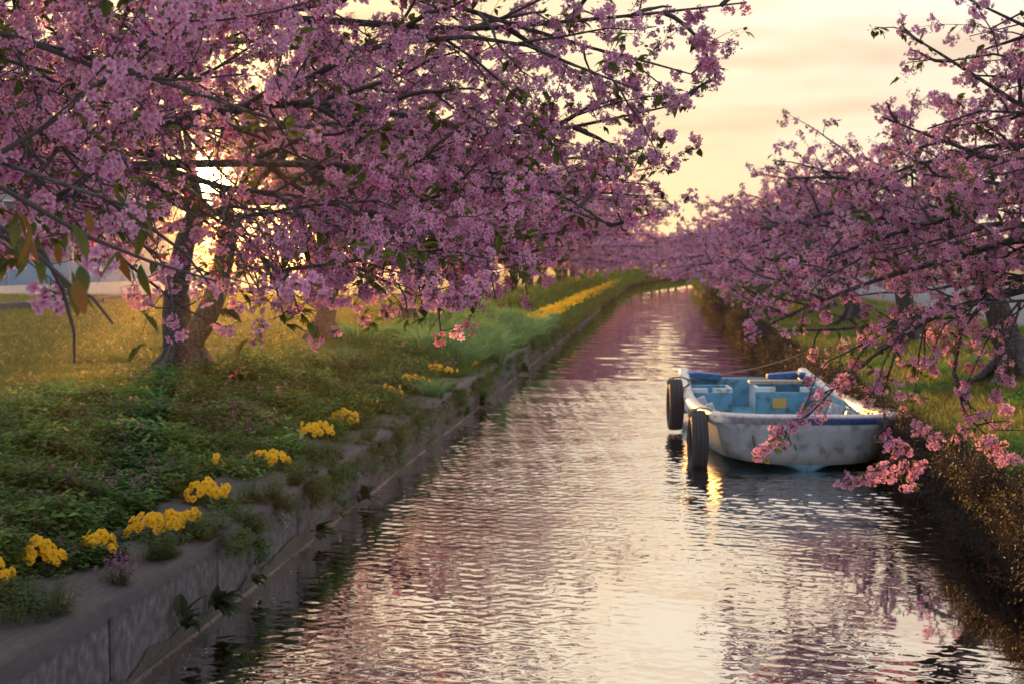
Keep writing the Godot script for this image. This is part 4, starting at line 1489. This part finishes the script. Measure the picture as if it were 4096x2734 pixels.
		b.tube(pts2, PackedFloat32Array([0.009, 0.009, 0.007]), 6, Color.WHITE)
		part("rope", b.mesh(mats.rope), ty)
	# mooring lines
	for q in [[Vector3(0.80, 0.56, -0.35), P(4.6, 1.05, 13.4), 0.16, "thin mooring rope from the boat's bow over the sunlit grass"], [Vector3(-0.35, 0.56, -4.45), P(2.5, 0.6, 23.5), 0.06, "thin mooring rope from the boat's stern to the edging"]]:
		var a: Vector3 = bo.transform * q[0]
		var e: Vector3 = q[1]
		var pts := PackedVector3Array()
		var rd := PackedFloat32Array()
		for j in 15:
			var tt := j / 14.0
			pts.append(a.lerp(e, tt) - Vector3(0, q[2] * 4.0 * tt * (1.0 - tt), 0))
			rd.append(0.0065)
		b = MB.new()
		b.tube(pts, rd, 6, Color.WHITE)
		var o := part("mooring_rope", b.mesh(mats.rope), self)
		tag(o, q[3], "rope", "mooring ropes of the boat")
	# fallen petals on the boat's deck
	b = MB.new()
	for i in 5:
		var a := TAU * i / 5.0
		b.tri(Vector3.ZERO, Vector3(cos(a), 0.1, sin(a)) * 0.008, Vector3(cos(a + 1.2), 0.1, sin(a + 1.2)) * 0.008, PINK, PINK, PINK)
	var where := []
	for i in 420:
		var z := -(1.4 + 2.2 * rng.randf())
		where.append(bo.transform * Transform3D(rand_basis(0.3, rr(0.7, 1.5)), Vector3(rng.randfn(0.0, 0.3), 0.172, z)))
	many("fallen_petals", b.mesh(mats.petal), where, PackedColorArray(), self).set_meta("label", "fallen petals lying on the deck of the boat")


# ---------------------------------------------------------------- plants of the bank that can be told apart
func pansy_mesh() -> ArrayMesh:
	var b := MB.new()
	var y0 := Color(0.78, 0.43, 0.008)
	var y1 := Color(0.88, 0.56, 0.016)
	for q in [[PI * 0.5 + 0.55, 1.0, 0.004], [PI * 0.5 - 0.55, 1.0, 0.003], [PI + 0.15, 0.95, 0.0], [-0.15, 0.95, 0.001], [-PI * 0.5, 1.15, -0.002]]:
		var a: float = q[0]
		var c := Vector3(cos(a), sin(a), 0) * 0.013
		var prev := Vector3.ZERO
		for k in 8:
			var t := lerpf(-2.2, 2.2, k / 7.0)
			var e: Vector3 = c + Vector3(cos(a + t), sin(a + t), 0) * 0.0145 * q[1]
			e.z = q[2] + 0.003 * sin(t * 4.0 + a) - 0.004
			if k > 0:
				b.tri(Vector3(0, 0, 0.002), prev, e, y0 * 0.8, y1, y1)
			prev = e
	b.tri(Vector3(-0.003, 0.001, 0.004), Vector3(0.003, 0.001, 0.004), Vector3(0, -0.006, 0.004), Color(0.12, 0.03, 0.0), Color(0.12, 0.03, 0.0), Color(0.3, 0.1, 0.0))
	return b.mesh(mats.yellow_petal)

func herb_mesh(h: float, pairs: int, leaf_: float, col: Color, flowers: bool, lean: float) -> ArrayMesh:
	var b := MB.new()
	var tip := Vector3(lean * h, h, 0)
	for k in 3 if pairs > 4 else 1:
		var az := TAU * k / 3.0 + rr(0, 1)
		var top := Vector3(cos(az) * h * 0.35, h * rr(0.7, 1.0), sin(az) * h * 0.35) + Vector3(lean * h, 0, 0)
		stalk(b, Vector3(cos(az), 0, sin(az)) * 0.01, top, 0.0016, col * 0.8)
		for i in pairs:
			var t := (i + 0.6) / pairs
			var p := Vector3(cos(az), 0, sin(az)).lerp(top, t) if false else (Vector3(cos(az), 0, sin(az)) * 0.01).lerp(top, t)
			var a := i * 1.57 + rr(-0.4, 0.4)
			for s in [0.0, PI]:
				var d := Vector3(cos(a + s), rr(0.0, 0.5), sin(a + s)).normalized()
				var cc := col.lerp(col * 1.5, rr(0, 1) * t)
				var l := leaf_ * rr(0.7, 1.2) * (1.1 - 0.4 * t)
				var sd := d.cross(Vector3.UP).normalized() * l * 0.34
				var m := p + d * l * 0.55
				b.tri(p, m - sd, p + d * l - Vector3(0, l * 0.2, 0), cc, cc, cc)
				b.tri(p, p + d * l - Vector3(0, l * 0.2, 0), m + sd, cc, cc, cc)
		if flowers:
			for i in 4:
				var d := (Vector3(rr(-1, 1), 0.3, rr(-1, 1))).normalized()
				var p := top - Vector3(0, 0.012 * (i / 2), 0)
				b.tri(p, p + d * 0.013 + Vector3(0, 0.003, 0), p + d * 0.011 - Vector3(0.004, 0.004, 0.003), Color(0.36, 0.12, 0.34), Color(0.42, 0.18, 0.40), Color(0.38, 0.14, 0.36))
	return b.mesh(mats.foliage)

func grass_mesh(n_: int, h: float, spread_: float, w: float, c0: Color, c1: Color, bend: float) -> ArrayMesh:
	var b := MB.new()
	for i in n_:
		var a := rr(0, TAU)
		var o := Vector3(cos(a), 0, sin(a)) * spread_ * sqrt(rng.randf())
		var d := (Vector3.UP + Vector3(cos(a + rr(-0.7, 0.7)), 0, sin(a + rr(-0.7, 0.7))) * rr(0.1, 0.7)).normalized()
		var hh := h * rr(0.55, 1.1)
		var sd := d.cross(Vector3(rr(-1, 1), 0.1, rr(-1, 1))).normalized() * w
		var cc := c0.lerp(c1, rng.randf())
		var m := o + d * hh * 0.55
		var e := o + d * hh * 0.95 + Vector3(d.x, -0.35, d.z) * hh * bend * rr(0.4, 1.0)
		b.tri(o - sd, m - sd * 0.8, m + sd * 0.8, cc * 0.8, cc, cc)
		b.tri(o - sd, m + sd * 0.8, o + sd, cc * 0.8, cc, cc * 0.8)
		b.tri(m - sd * 0.8, e, m + sd * 0.8, cc, cc, cc)
	return b.mesh(mats.foliage)

func bank_plants() -> void:
	# yellow pansies along the top of the left wall
	var pm := pansy_mesh()
	var herb := herb_mesh(0.11, 5, 0.03, Color(0.05, 0.085, 0.025), false, 0.0)
	var spots := [
		[-3.10, 6.2, 0.16, 14, "yellow pansies cut by the left edge of the picture, nearest the camera"],
		[-3.02, 6.62, 0.15, 18, "yellow pansies mixed with purple deadnettle at the lower left"],
		[-2.90, 7.02, 0.15, 20, "yellow pansies beside a thin grass tuft, second large clump on the sheet"],
		[-2.80, 7.62, 0.19, 30, "large dense clump of yellow pansies alone on the bare dark sheet"],
		[-2.66, 7.85, 0.09, 8, "small spray of yellow pansies touching the large dense clump"],
		[-2.86, 8.75, 0.17, 24, "yellow pansies in green weeds just beyond the large dense clump"],
		[-3.10, 9.75, 0.06, 4, "few scattered yellow pansies low in the weeds"],
		[-2.90, 10.3, 0.21, 22, "loose yellow pansies in the middle of the flower line"],
		[-2.95, 12.0, 0.19, 26, "lower of two close yellow pansy clumps by a folded sheet corner"],
		[-2.92, 12.95, 0.18, 24, "upper of two close yellow pansy clumps by a folded sheet corner"],
		[-3.0, 14.3, 0.20, 14, "yellow pansies just beyond the two close clumps"],
		[-2.98, 15.7, 0.16, 6, "sparse yellow pansies among purple weeds"],
		[-3.0, 17.2, 0.26, 26, "yellow pansies right before the long green grass"],
		[-2.95, 18.9, 0.30, 28, "yellow pansies beside the purple weeds near the long grass"],
		[-2.85, 20.6, 0.26, 16, "tall yellow pansies at the foot of the long grass"],
	]
	for q in spots:
		q[2] *= 0.84
		var x: float = q[0]
		var d: float = q[1]
		var y := left_h(-2.5 - x, x, d) + 0.045
		var t := thing("pansy_clump", q[4], "flowers", P(x, y, d), "yellow pansies along the wall")
		var wl := []
		for i in int(110 * q[2] / 0.15):
			var a := rr(0, TAU)
			var r: float = q[2] * sqrt(rng.randf()) * 1.1
			wl.append(Transform3D(rand_basis(0.5, rr(0.5, 1.15)), P(x + cos(a) * r * 1.15, y - 0.03, d + sin(a) * r)))
		many("leaves", herb, wl, PackedColorArray(), t, t.position)
		for i in int(q[3] * 1.5):
			var a := rr(0, TAU)
			var r: float = q[2] * sqrt(rng.randf())
			var hgt := 0.10 * sqrt(maxf(0.0, 1.0 - pow(r / (q[2] * 1.15), 2.0))) + rr(0.0, 0.03) + 0.02
			var face := (Vector3(cos(a) * r / q[2] * 0.8, rr(0.15, 0.75), -sin(a) * r / q[2] * 0.8) + Vector3(0.25, 0, 0.55)).normalized()
			var b := Basis.looking_at(-face, Vector3.UP) * Basis(Vector3.BACK, rr(-0.5, 0.5)) * Basis.from_scale(Vector3.ONE * rr(0.85, 1.25))
			part("flower", pm, t, Vector3(cos(a) * r, hgt * rr(0.6, 1.2), -sin(a) * r), b)
	# the far continuation of the flower line, a yellow band
	var where := []
	var tint := PackedColorArray()
	for i in 5000:
		var d := rr(32.0, 95.0)
		var band := 0.5 + 0.5 * hilly.get_noise_2d(d * 4.0, 200.0)
		if rng.randf() > band * 1.2: continue
		var x := -2.85 + canal_shift(d) + rng.randfn(0, 0.13)
		var f := (Vector3(rr(-0.5, 0.6), rr(0.3, 1.0), 0.6)).normalized()
		where.append(Transform3D(Basis.looking_at(-f, Vector3.UP) * Basis.from_scale(Vector3.ONE * rr(1.2, 1.9)), P(x, 0.66 + rr(0, 0.14), d)))
	var o := many("flower_band", pm, where, tint, self)
	tag(o, "far yellow band of pansies along the left wall", "", "", "stuff")

	# broad-leaved dock plants rooted at the foot of the wall
	var lm: Array = []
	for k in 3:
		var b := MB.new()
		var g := Color(0.025, 0.04, 0.018) * (1.0 + 0.35 * k)
		b.leaf(Vector3.ZERO, Vector3(0, 0.75, 0.66).normalized(), Vector3(0, 0.66, -0.75).normalized(), 0.17, 0.065, 0.9 + 0.3 * k, g, g * 1.3, 6)
		lm.append(b.mesh(mats.foliage))
	for q in [[7.55, 0.10, 16, 1.0, "large dark dock plant at the wall's foot below the dense pansy clump"], [7.0, 0.14, 7, 1.0, "thin dock plant with hanging leaves on the wall, left of the large one"], [5.95, -0.02, 6, 1.1, "dark dock leaves rising from the water at the bottom edge"], [8.25, 0.10, 4, 0.9, "single arching dock leaf on the wall's joint"], [9.85, 0.06, 13, 0.9, "dock plant at the waterline under the trailing weeds"], [11.4, 0.06, 15, 0.9, "dock plant with brown tips at the waterline, third along the wall"], [19.2, 0.06, 14, 1.1, "dock plant on the wall beyond the pansies, before the green grass"], [17.6, 0.08, 10, 0.9, "small dark plant at the water's edge below the purple weeds"], [25.2, 0.06, 16, 1.1, "dark plant at the waterline under the long green grass"]]:
		var t := thing("dock_plant", q[4], "plant", P(-2.43, q[1], q[0]), "dock plants at the wall's foot")
		for i in int(q[2] * 1.6):
			var a := rr(-0.4, PI + 0.4)    # fanned out over the water side
			var b := Basis(Vector3.UP, a) * Basis(Vector3.RIGHT, rr(-0.5, 0.6)) * Basis.from_scale(Vector3.ONE * rr(0.6, 1.15) * q[3])
			part("leaf", lm[i % 3], t, Vector3(rr(0, 0.03), rr(-0.02, 0.04), rr(-0.05, 0.05)), b)

	# weeds that hang over the wall in clumps of their own
	var h1 := herb_mesh(0.17, 6, 0.026, Color(0.07, 0.115, 0.033), false, 0.0)
	var h2 := herb_mesh(0.16, 6, 0.022, Color(0.085, 0.09, 0.04), true, 0.0)
	for q in [[-2.85, 5.95, 0.30, 90, 0, "weed clump with purple flowers at the lower left corner"], [-2.62, 6.6, 0.10, 16, 1, "dry upright deadnettle alone on the bare sheet"], [-2.60, 7.2, 0.10, 26, 0, "small green weed on the sheet's edge by the second joint"], [-2.52, 7.75, 0.12, 34, 0, "green weed hanging over the wall near the dense pansy clump"], [-2.50, 8.3, 0.08, 16, 0, "little weed hanging at a wall joint"], [-2.55, 9.0, 0.20, 60, 0, "broad mat of weeds over the wall before the trailing curtain"], [-2.47, 9.75, 0.16, 70, 0, "weed curtain trailing down to the water"], [-2.62, 10.9, 0.16, 50, 0, "weeds over the wall by the folded sheet corner"], [-2.48, 12.3, 0.2, 50, 0, "hanging weeds under the second pair of pansies"], [-2.5, 14.6, 0.3, 80, 0, "purple-brown weeds hanging over the wall"], [-2.46, 17.0, 0.25, 70, 0, "weed mass over the wall before the pale tuft"]]:
		var x: float = q[0]
		var d: float = q[1]
		var t := thing("weed_clump", q[5], "plant", P(x, 0.44, d), "weed clumps on the wall's edge")
		var wl := []
		var tn := PackedColorArray()
		for i in q[3]:
			var a := rr(0, TAU)
			var r: float = q[2] * sqrt(rng.randf())
			var px := x + cos(a) * r * 0.8
			var over := maxf(0.0, px + 2.47)
			var y := 0.44 - over * rr(0.5, 2.4)
			px = minf(px, -2.44 + rr(0, 0.03))
			var bb := rand_basis(0.5, rr(0.6, 1.15))
			if over > 0.0 or px > -2.5: bb = Basis(Vector3.BACK, rr(-2.6, -0.9)) * bb
			wl.append(Transform3D(bb, P(px, y, d + sin(a) * r)))
			var w := rr(0.7, 1.2)
			tn.append(Color(w, w, w))
		many("sprigs", h2 if q[4] == 1 else h1, wl, tn, t, t.position)

	# tufts of grass one can tell apart
	var g1 := grass_mesh(60, 0.22, 0.05, 0.0018, Color(0.03, 0.065, 0.015), Color(0.06, 0.11, 0.03), 0.2)
	var g2 := grass_mesh(190, 0.36, 0.12, 0.006, Color(0.09, 0.21, 0.07), Color(0.20, 0.36, 0.14), 0.9)
	for q in [[-3.22, 7.3, 0, 0.8, "thin upright grass tuft behind the second pansy clump"], [-2.62, 16.2, 1, 1.0, "pale arching grass tuft hanging over the wall"], [-4.1, 18.2, 1, 0.9, "arching grass tuft on the lawn right of the forked trunk"], [-4.3, 22.6, 1, 1.0, "dark grass tuft before the long green grass"], [-3.7, 11.2, 0, 1.0, "small grass tuft among the weeds, behind the loose pansies"]]:
		var y := left_h(-2.5 - q[0], q[0], q[1])
		var t := thing("grass_tuft", q[4], "grass tuft", P(q[0], y, q[1]), "grass tufts")
		part("blades", g1 if q[2] == 0 else g2, t, Vector3.ZERO, Basis.from_scale(Vector3.ONE * q[3]))
	# the long lush grass over the wall further on
	var n_ := 0
	for i in 70:
		var d := 20.0 + i * 0.2 + rr(-0.2, 0.2)
		var x := -2.62 - rr(0.0, 1.0) - (0.8 if i % 5 == 0 else 0.0)
		var t := thing("long_grass", "lush long grass arching over the left canal wall, one of many tufts", "grass tuft", P(x, left_h(-2.5 - x, x, d), d), "long grass tufts over the wall")
		var m := part("blades", g2, t, Vector3.ZERO, Basis(Vector3.UP, rr(0, TAU)) * Basis.from_scale(Vector3(rr(1.3, 1.9), rr(1.3, 2.0), rr(1.3, 1.9))))
		n_ += 1


# ---------------------------------------------------------------- far left: kerb, blue fence, shed, house
func far_left() -> void:
	var k := thing("kerb", "low dark concrete kerb at the far edge of the lawn", "kerb", P(-15, 0.85, 36))
	for i in 14:
		var b := MB.new()
		b.box(Vector3.ZERO, Vector3(0.18, 0.24, 1.96), Basis(Vector3.UP, rr(-0.01, 0.01)), Color.WHITE, 0.015)
		part("block", b.mesh(mats.concrete), k, P(-15 + rr(-0.02, 0.02), 0.93 + rr(-0.01, 0.01), 26 + i * 2.0) - k.position)
	var f := thing("blue_fence", "low blue sheet fence beyond the sandy path", "fence", P(-31.6, 0.83, 75))
	for i in 16:
		var b := MB.new()
		var p := PackedVector3Array()
		for j in 2:
			for c in 25:
				p.append(Vector3(0.03 * sin(c * PI * 0.5), j * 1.15, (c / 24.0 - 0.5) * 1.78))
		b.grid(p, 25, PackedColorArray(), Color(0.10, 0.24, 0.36), true)
		part("panel", b.mesh(mats.paint), f, P(-31.6, 0.83, 60 + i * 1.8) - f.position)
	for i in 9:
		var b := MB.new()
		b.box(Vector3(0.08, 0.6, 0), Vector3(0.07, 1.2, 0.07), Basis.IDENTITY, Color(0.3, 0.3, 0.3))
		part("post", b.mesh(mats.paint), f, P(-31.6, 0.83, 59.1 + i * 3.6) - f.position)
	var s := thing("shed", "small pale grey shed with a slanting roof at the blue fence's end", "shed", P(-30.6, 0.86, 90))
	var b := MB.new()
	b.box(Vector3(0, 0.8, 0), Vector3(1.5, 1.6, 1.5), Basis.IDENTITY, Color(0.36, 0.38, 0.40), 0.01)
	part("wall", b.mesh(mats.paint), s)
	b = MB.new()
	b.box(Vector3(0, 1.72, 0), Vector3(1.8, 0.07, 1.8), Basis(Vector3.BACK, -0.12), Color(0.55, 0.55, 0.55), 0.01)
	part("roof", b.mesh(mats.paint), s)
	b = MB.new()
	b.box(Vector3(0.1, 0.75, 0.76), Vector3(0.7, 1.4, 0.03), Basis.IDENTITY, Color(0.26, 0.28, 0.30), 0.005)
	part("door", b.mesh(mats.paint), s)
	# a pale two-storey house far behind
	var h := thing("house", "pale two storey house with a flat eave behind the far cherry trees", "house", P(-47, 0.83, 100))
	b = MB.new()
	b.box(Vector3(0, 3.6, 0), Vector3(22, 7.2, 10), Basis.IDENTITY, Color(0.24, 0.235, 0.23), 0.02)
	part("wall", b.mesh(mats.paint), h)
	b = MB.new()
	b.box(Vector3(0, 7.33, 0), Vector3(23.2, 0.26, 11.2), Basis.IDENTITY, Color(0.20, 0.19, 0.18), 0.03)
	var pr := [[11.6, 7.47, 5.6], [0.0, 9.3, 0.0]]
	var c := [Vector3(-11.6, 7.46, 5.6), Vector3(11.6, 7.46, 5.6), Vector3(11.6, 7.46, -5.6), Vector3(-11.6, 7.46, -5.6)]
	var r1 := Vector3(-7, 9.0, 0)
	var r2 := Vector3(7, 9.0, 0)
	var rc := Color(0.16, 0.15, 0.15)
	b.quad(c[0], r1, r2, c[1], rc)
	b.quad(c[2], r2, r1, c[3], rc)
	b.tri(c[1], r2, c[2], rc, rc, rc)
	b.tri(c[3], r1, c[0], rc, rc, rc)
	part("roof", b.mesh(mats.paint), h)
	for i in 4:
		for j in 2:
			b = MB.new()
			b.box(Vector3(-7.5 + i * 5.0, 1.7 + j * 3.1, 5.02), Vector3(1.9, 1.3, 0.10), Basis.IDENTITY, Color(0.5, 0.5, 0.5), 0.01)
			var w := part("window", b.mesh(mats.paint), h)
			b = MB.new()
			b.box(Vector3(-7.5 + i * 5.0, 1.7 + j * 3.1, 5.06), Vector3(1.7, 1.1, 0.06), Basis.IDENTITY, Color.WHITE)
			part("pane", b.mesh(mats.glass), w)


# ---------------------------------------------------------------- uncounted ground cover
func ground_cover() -> void:
	var b0: MB
	var herbs: Array = [herb_mesh(0.13, 5, 0.036, Color(0.075, 0.15, 0.035), false, 0.1), herb_mesh(0.10, 4, 0.034, Color(0.11, 0.17, 0.045), false, -0.1), herb_mesh(0.15, 6, 0.026, Color(0.085, 0.105, 0.04), true, 0.0)]
	var grass: Array = [grass_mesh(10, 0.08, 0.04, 0.0022, Color(0.08, 0.12, 0.025), Color(0.22, 0.21, 0.06), 0.5), grass_mesh(12, 0.10, 0.05, 0.0024, Color(0.14, 0.17, 0.04), Color(0.29, 0.26, 0.09), 0.6), grass_mesh(12, 0.13, 0.04, 0.002, Color(0.06, 0.13, 0.03), Color(0.10, 0.19, 0.05), 0.3)]
	var dry := grass_mesh(12, 0.24, 0.06, 0.0018, Color(0.026, 0.022, 0.018), Color(0.08, 0.065, 0.05), 1.1)
	var bins := {}
	for k in 7: bins[k] = [[], PackedColorArray()]
	var put := func(k: int, p: Vector3, s: float, tone: float, tilt: float) -> void:
		bins[k][0].append(Transform3D(rand_basis(tilt, s), p))
		bins[k][1].append(Color(tone, tone * rr(0.92, 1.05), tone * rr(0.8, 1.0)))
	# left bank: weeds near the wall, passing into lawn
	for i in 130000:
		var d := 4.0 + 42.0 * pow(rng.randf(), 1.7)
		var u := 0.36 + (0.464 * d + 0.6 - 2.5) * pow(rng.randf(), 1.15)
		var x := -2.5 - u
		var p := P(x, 0, d)
		if not in_view(p, 0.03): continue
		p.y = left_h(u, x, d) - 0.01
		var weedy := 1.0 - smoothstep(1.1, 3.1, u + 0.06 * (d - 8.0) + 1.2 * hilly.get_noise_2d(x * 4.0, d * 4.0))
		var bare := hilly.get_noise_2d(x * 7.0 + 300.0, d * 7.0)
		if Vector2(x + 4.9, d - 14.3).length() < 0.42: continue
		if u < 0.62 and bare > (-0.25 if d < 8.8 else 0.12) and d < 16.0: continue      # the sheet lies bare in places
		var far_s := 1.0 + 0.03 * d
		if rng.randf() < weedy:
			var purple := hilly.get_noise_2d(x * 3.0 + 77.0, d * 2.0) > 0.15 and d > 11.0 and u < 1.6 and rng.randf() < 0.07
			put.call(2 if purple or rng.randf() < 0.012 else (0 if rng.randf() < 0.5 else 1), p, (rr(0.6, 1.2) + 1.3 * maxf(0.0, hilly.get_noise_2d(x * 11.0, d * 11.0 + 30.0))) * minf(far_s, 1.4), rr(0.45, 1.0) * (1.15 + 0.9 * hilly.get_noise_2d(x * 9.0 + 9.0, d * 9.0)) * (1.6 if rng.randf() < 0.15 else 1.0), 0.5)
		else:
			if bare > 0.35 and rng.randf() < 0.7: continue
			put.call(3 if rng.randf() < 0.55 else 4, p, rr(0.4, 0.9) * far_s, rr(0.65, 1.35), 0.5)
	# trailing weeds over the wall's edge
	for i in 5200:
		var d := 8.0 + 34.0 * pow(rng.randf(), 1.4)
		var mask := hilly.get_noise_2d(d * 15.0, 400.0) + 0.12 * smoothstep(16.0, 22.0, d)
		if mask < 0.14: continue
		var drop := rng.randf() * rng.randf() * (0.25 + 0.6 * mask)
		var x := -2.475 + rr(0.0, 0.05) if drop > 0.04 else -2.47 - rr(0.0, 0.3)
		bins[0 if rng.randf() < 0.7 else 1][0].append(Transform3D(Basis(Vector3.BACK, rr(-2.4, -0.4) if drop > 0.04 else 0.0) * rand_basis(0.6, rr(0.5, 1.1)), P(x, 0.46 - drop, d)))
		bins[0 if bins[0][0].size() > bins[0][1].size() else 1][1].append(Color(1, 1, 1) * rr(0.5, 1.1))
	# green grass in the long stretch past the pansies
	for i in 9000:
		var d := rr(19.0, 40.0)
		var u := 0.1 + 1.9 * rng.randf()
		var x := -2.5 - u
		put.call(5, P(x, left_h(u, x, d) - 0.01, d), rr(0.9, 1.9), rr(0.8, 1.5), 0.5)
	# far bank herbs past that
	for i in 16000:
		var d := rr(36.0, 190.0)
		var u := -0.04 + 2.6 * pow(rng.randf(), 1.6)
		var x := -2.5 - u + canal_shift(d)
		put.call(0 if rng.randf() < 0.6 else 4, P(x, left_h(maxf(u, 0.0), x, d) - 0.01 - (rr(0, 0.3) if u < 0.0 else 0.0), d), rr(1.5, 2.6) * (1.0 + 0.006 * d), rr(0.7, 1.3), 0.6)
	for i in 5000:
		var d := rr(36.0, 170.0)
		var u := -0.05 + 2.2 * pow(rng.randf(), 1.6)
		var x := 2.42 + u + canal_shift(d)
		put.call(0 if rng.randf() < 0.4 else 4, P(x, right_h(maxf(u, 0.0), x, d) - 0.01 - (rr(0, 0.35) if u < 0.0 else 0.0), d), rr(1.5, 2.6) * (1.0 + 0.006 * d), rr(0.7, 1.3), 0.6)
	# right bank, its grass tints raised to stand in for sunlight
	for i in 52000:
		var d := 4.5 + 36.0 * pow(rng.randf(), 1.6)
		var u := (0.256 * d + 2.2 - 2.4) * pow(rng.randf(), 1.1)
		if u < 0.02 or u > 3.2: continue
		var x := 2.44 + u
		var p := P(x, right_h(u - 0.02, x, d) - 0.01, d)
		if not in_view(p, 0.2): continue
		var lush := hilly.get_noise_2d(x * 5.0 + 20.0, d * 5.0)
		if lush > 0.15: put.call(5 if rng.randf() < 0.5 else 0, p, rr(0.6, 1.4), rr(0.9, 1.8), 0.6)
		else: put.call(4 if rng.randf() < 0.6 else 3, p, rr(0.7, 1.4) * (1.0 + 0.02 * d), rr(0.7, 1.7), 0.6)
	for k in 6:
		var names := ["weeds", "weeds", "weeds", "grass", "grass", "grass"]
		var o := many(names[k], herbs[k] if k < 3 else grass[k - 3], bins[k][0], bins[k][1], self)
		tag(o, ["low green weeds covering the banks", "fine pale weeds covering the banks", "purple flowered deadnettle among the weeds", "short green grass of the lawn", "dry yellowish grass of the lawn and bank", "fresh green grass along the canal"][k], "", "", "stuff")
	# dry growth hanging over the right edge down to the water
	var where := []
	var tint := PackedColorArray()
	for i in 14000:
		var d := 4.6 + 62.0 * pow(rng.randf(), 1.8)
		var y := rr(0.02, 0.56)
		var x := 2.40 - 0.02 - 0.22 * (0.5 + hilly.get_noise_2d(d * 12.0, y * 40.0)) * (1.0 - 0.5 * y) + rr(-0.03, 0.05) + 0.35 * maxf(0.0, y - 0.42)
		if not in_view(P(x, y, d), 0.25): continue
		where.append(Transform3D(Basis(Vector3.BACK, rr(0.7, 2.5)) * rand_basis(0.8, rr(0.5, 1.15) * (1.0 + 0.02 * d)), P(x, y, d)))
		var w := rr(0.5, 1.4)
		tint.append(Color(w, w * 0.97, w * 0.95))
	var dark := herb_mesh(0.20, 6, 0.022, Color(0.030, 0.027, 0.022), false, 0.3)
	var half := where.size() * 3 / 5
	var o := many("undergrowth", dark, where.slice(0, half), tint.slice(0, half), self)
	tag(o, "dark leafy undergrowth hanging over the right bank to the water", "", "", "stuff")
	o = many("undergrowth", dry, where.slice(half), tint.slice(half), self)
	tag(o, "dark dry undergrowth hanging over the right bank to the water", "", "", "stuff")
	# fallen leaves and pale clover on the lawn
	b0 = MB.new()
	b0.leaf(Vector3.ZERO, Vector3(0.9, 0.35, 0).normalized(), Vector3.UP, 0.05, 0.03, 0.8, Color(0.34, 0.25, 0.10), Color(0.42, 0.28, 0.10), 3)
	b0.leaf(Vector3(0.01, 0.01, 0.01), Vector3(-0.6, 0.7, 0.3).normalized(), Vector3.BACK, 0.04, 0.025, 0.5, Color(0.30, 0.27, 0.08), Color(0.36, 0.30, 0.10), 3)
	where = []
	tint = PackedColorArray()
	for i in 26000:
		var d := 8.0 + 30.0 * pow(rng.randf(), 1.3)
		var u := 1.2 + 13.0 * rng.randf()
		var x := -2.5 - u
		if not in_view(P(x, 0.8, d), 0.02) or rng.randf() > 0.45 + 0.9 * hilly.get_noise_2d(x * 5.0 + 11.0, d * 5.0) + 0.1 * (u - 3.0): continue
		where.append(Transform3D(rand_basis(0.9, rr(0.6, 1.5)), P(x, left_h(u, x, d) + rr(0.01, 0.06), d)))
		var w := rr(0.5, 1.2)
		tint.append(Color(w, w * rr(0.85, 1.1), w * 0.9))
	o = many("fallen_leaves", b0.mesh(mats.foliage), where, tint, self)
	tag(o, "pale fallen leaves scattered over the lawn", "", "", "stuff")
	# petals drifting on the water
	var b := MB.new()
	b.tri(Vector3(-0.008, 0.001, 0), Vector3(0, 0.003, -0.006), Vector3(0.008, 0.001, 0), PINK_OUT, PINK_OUT, PINK)
	b.tri(Vector3(-0.008, 0.001, 0), Vector3(0.008, 0.001, 0), Vector3(0, 0.003, 0.006), PINK_OUT, PINK, PINK_OUT)
	where = []
	for i in 2600:
		var d := 6.0 + 22.0 * rng.randf()
		var x := rr(-2.4, 2.3)
		if rng.randf() > 0.2 + 1.3 * hilly.get_noise_2d(x * 7.0, d * 2.5) + 0.5 * smoothstep(1.9, 2.4, absf(x)): continue
		where.append(Transform3D(rand_basis(0.1, rr(0.8, 1.3)), P(x, 0.008, d)))
	o = many("floating_petals", b.mesh(mats.petal), where, PackedColorArray(), self)
	tag(o, "fallen petals drifting on the water", "", "", "stuff")
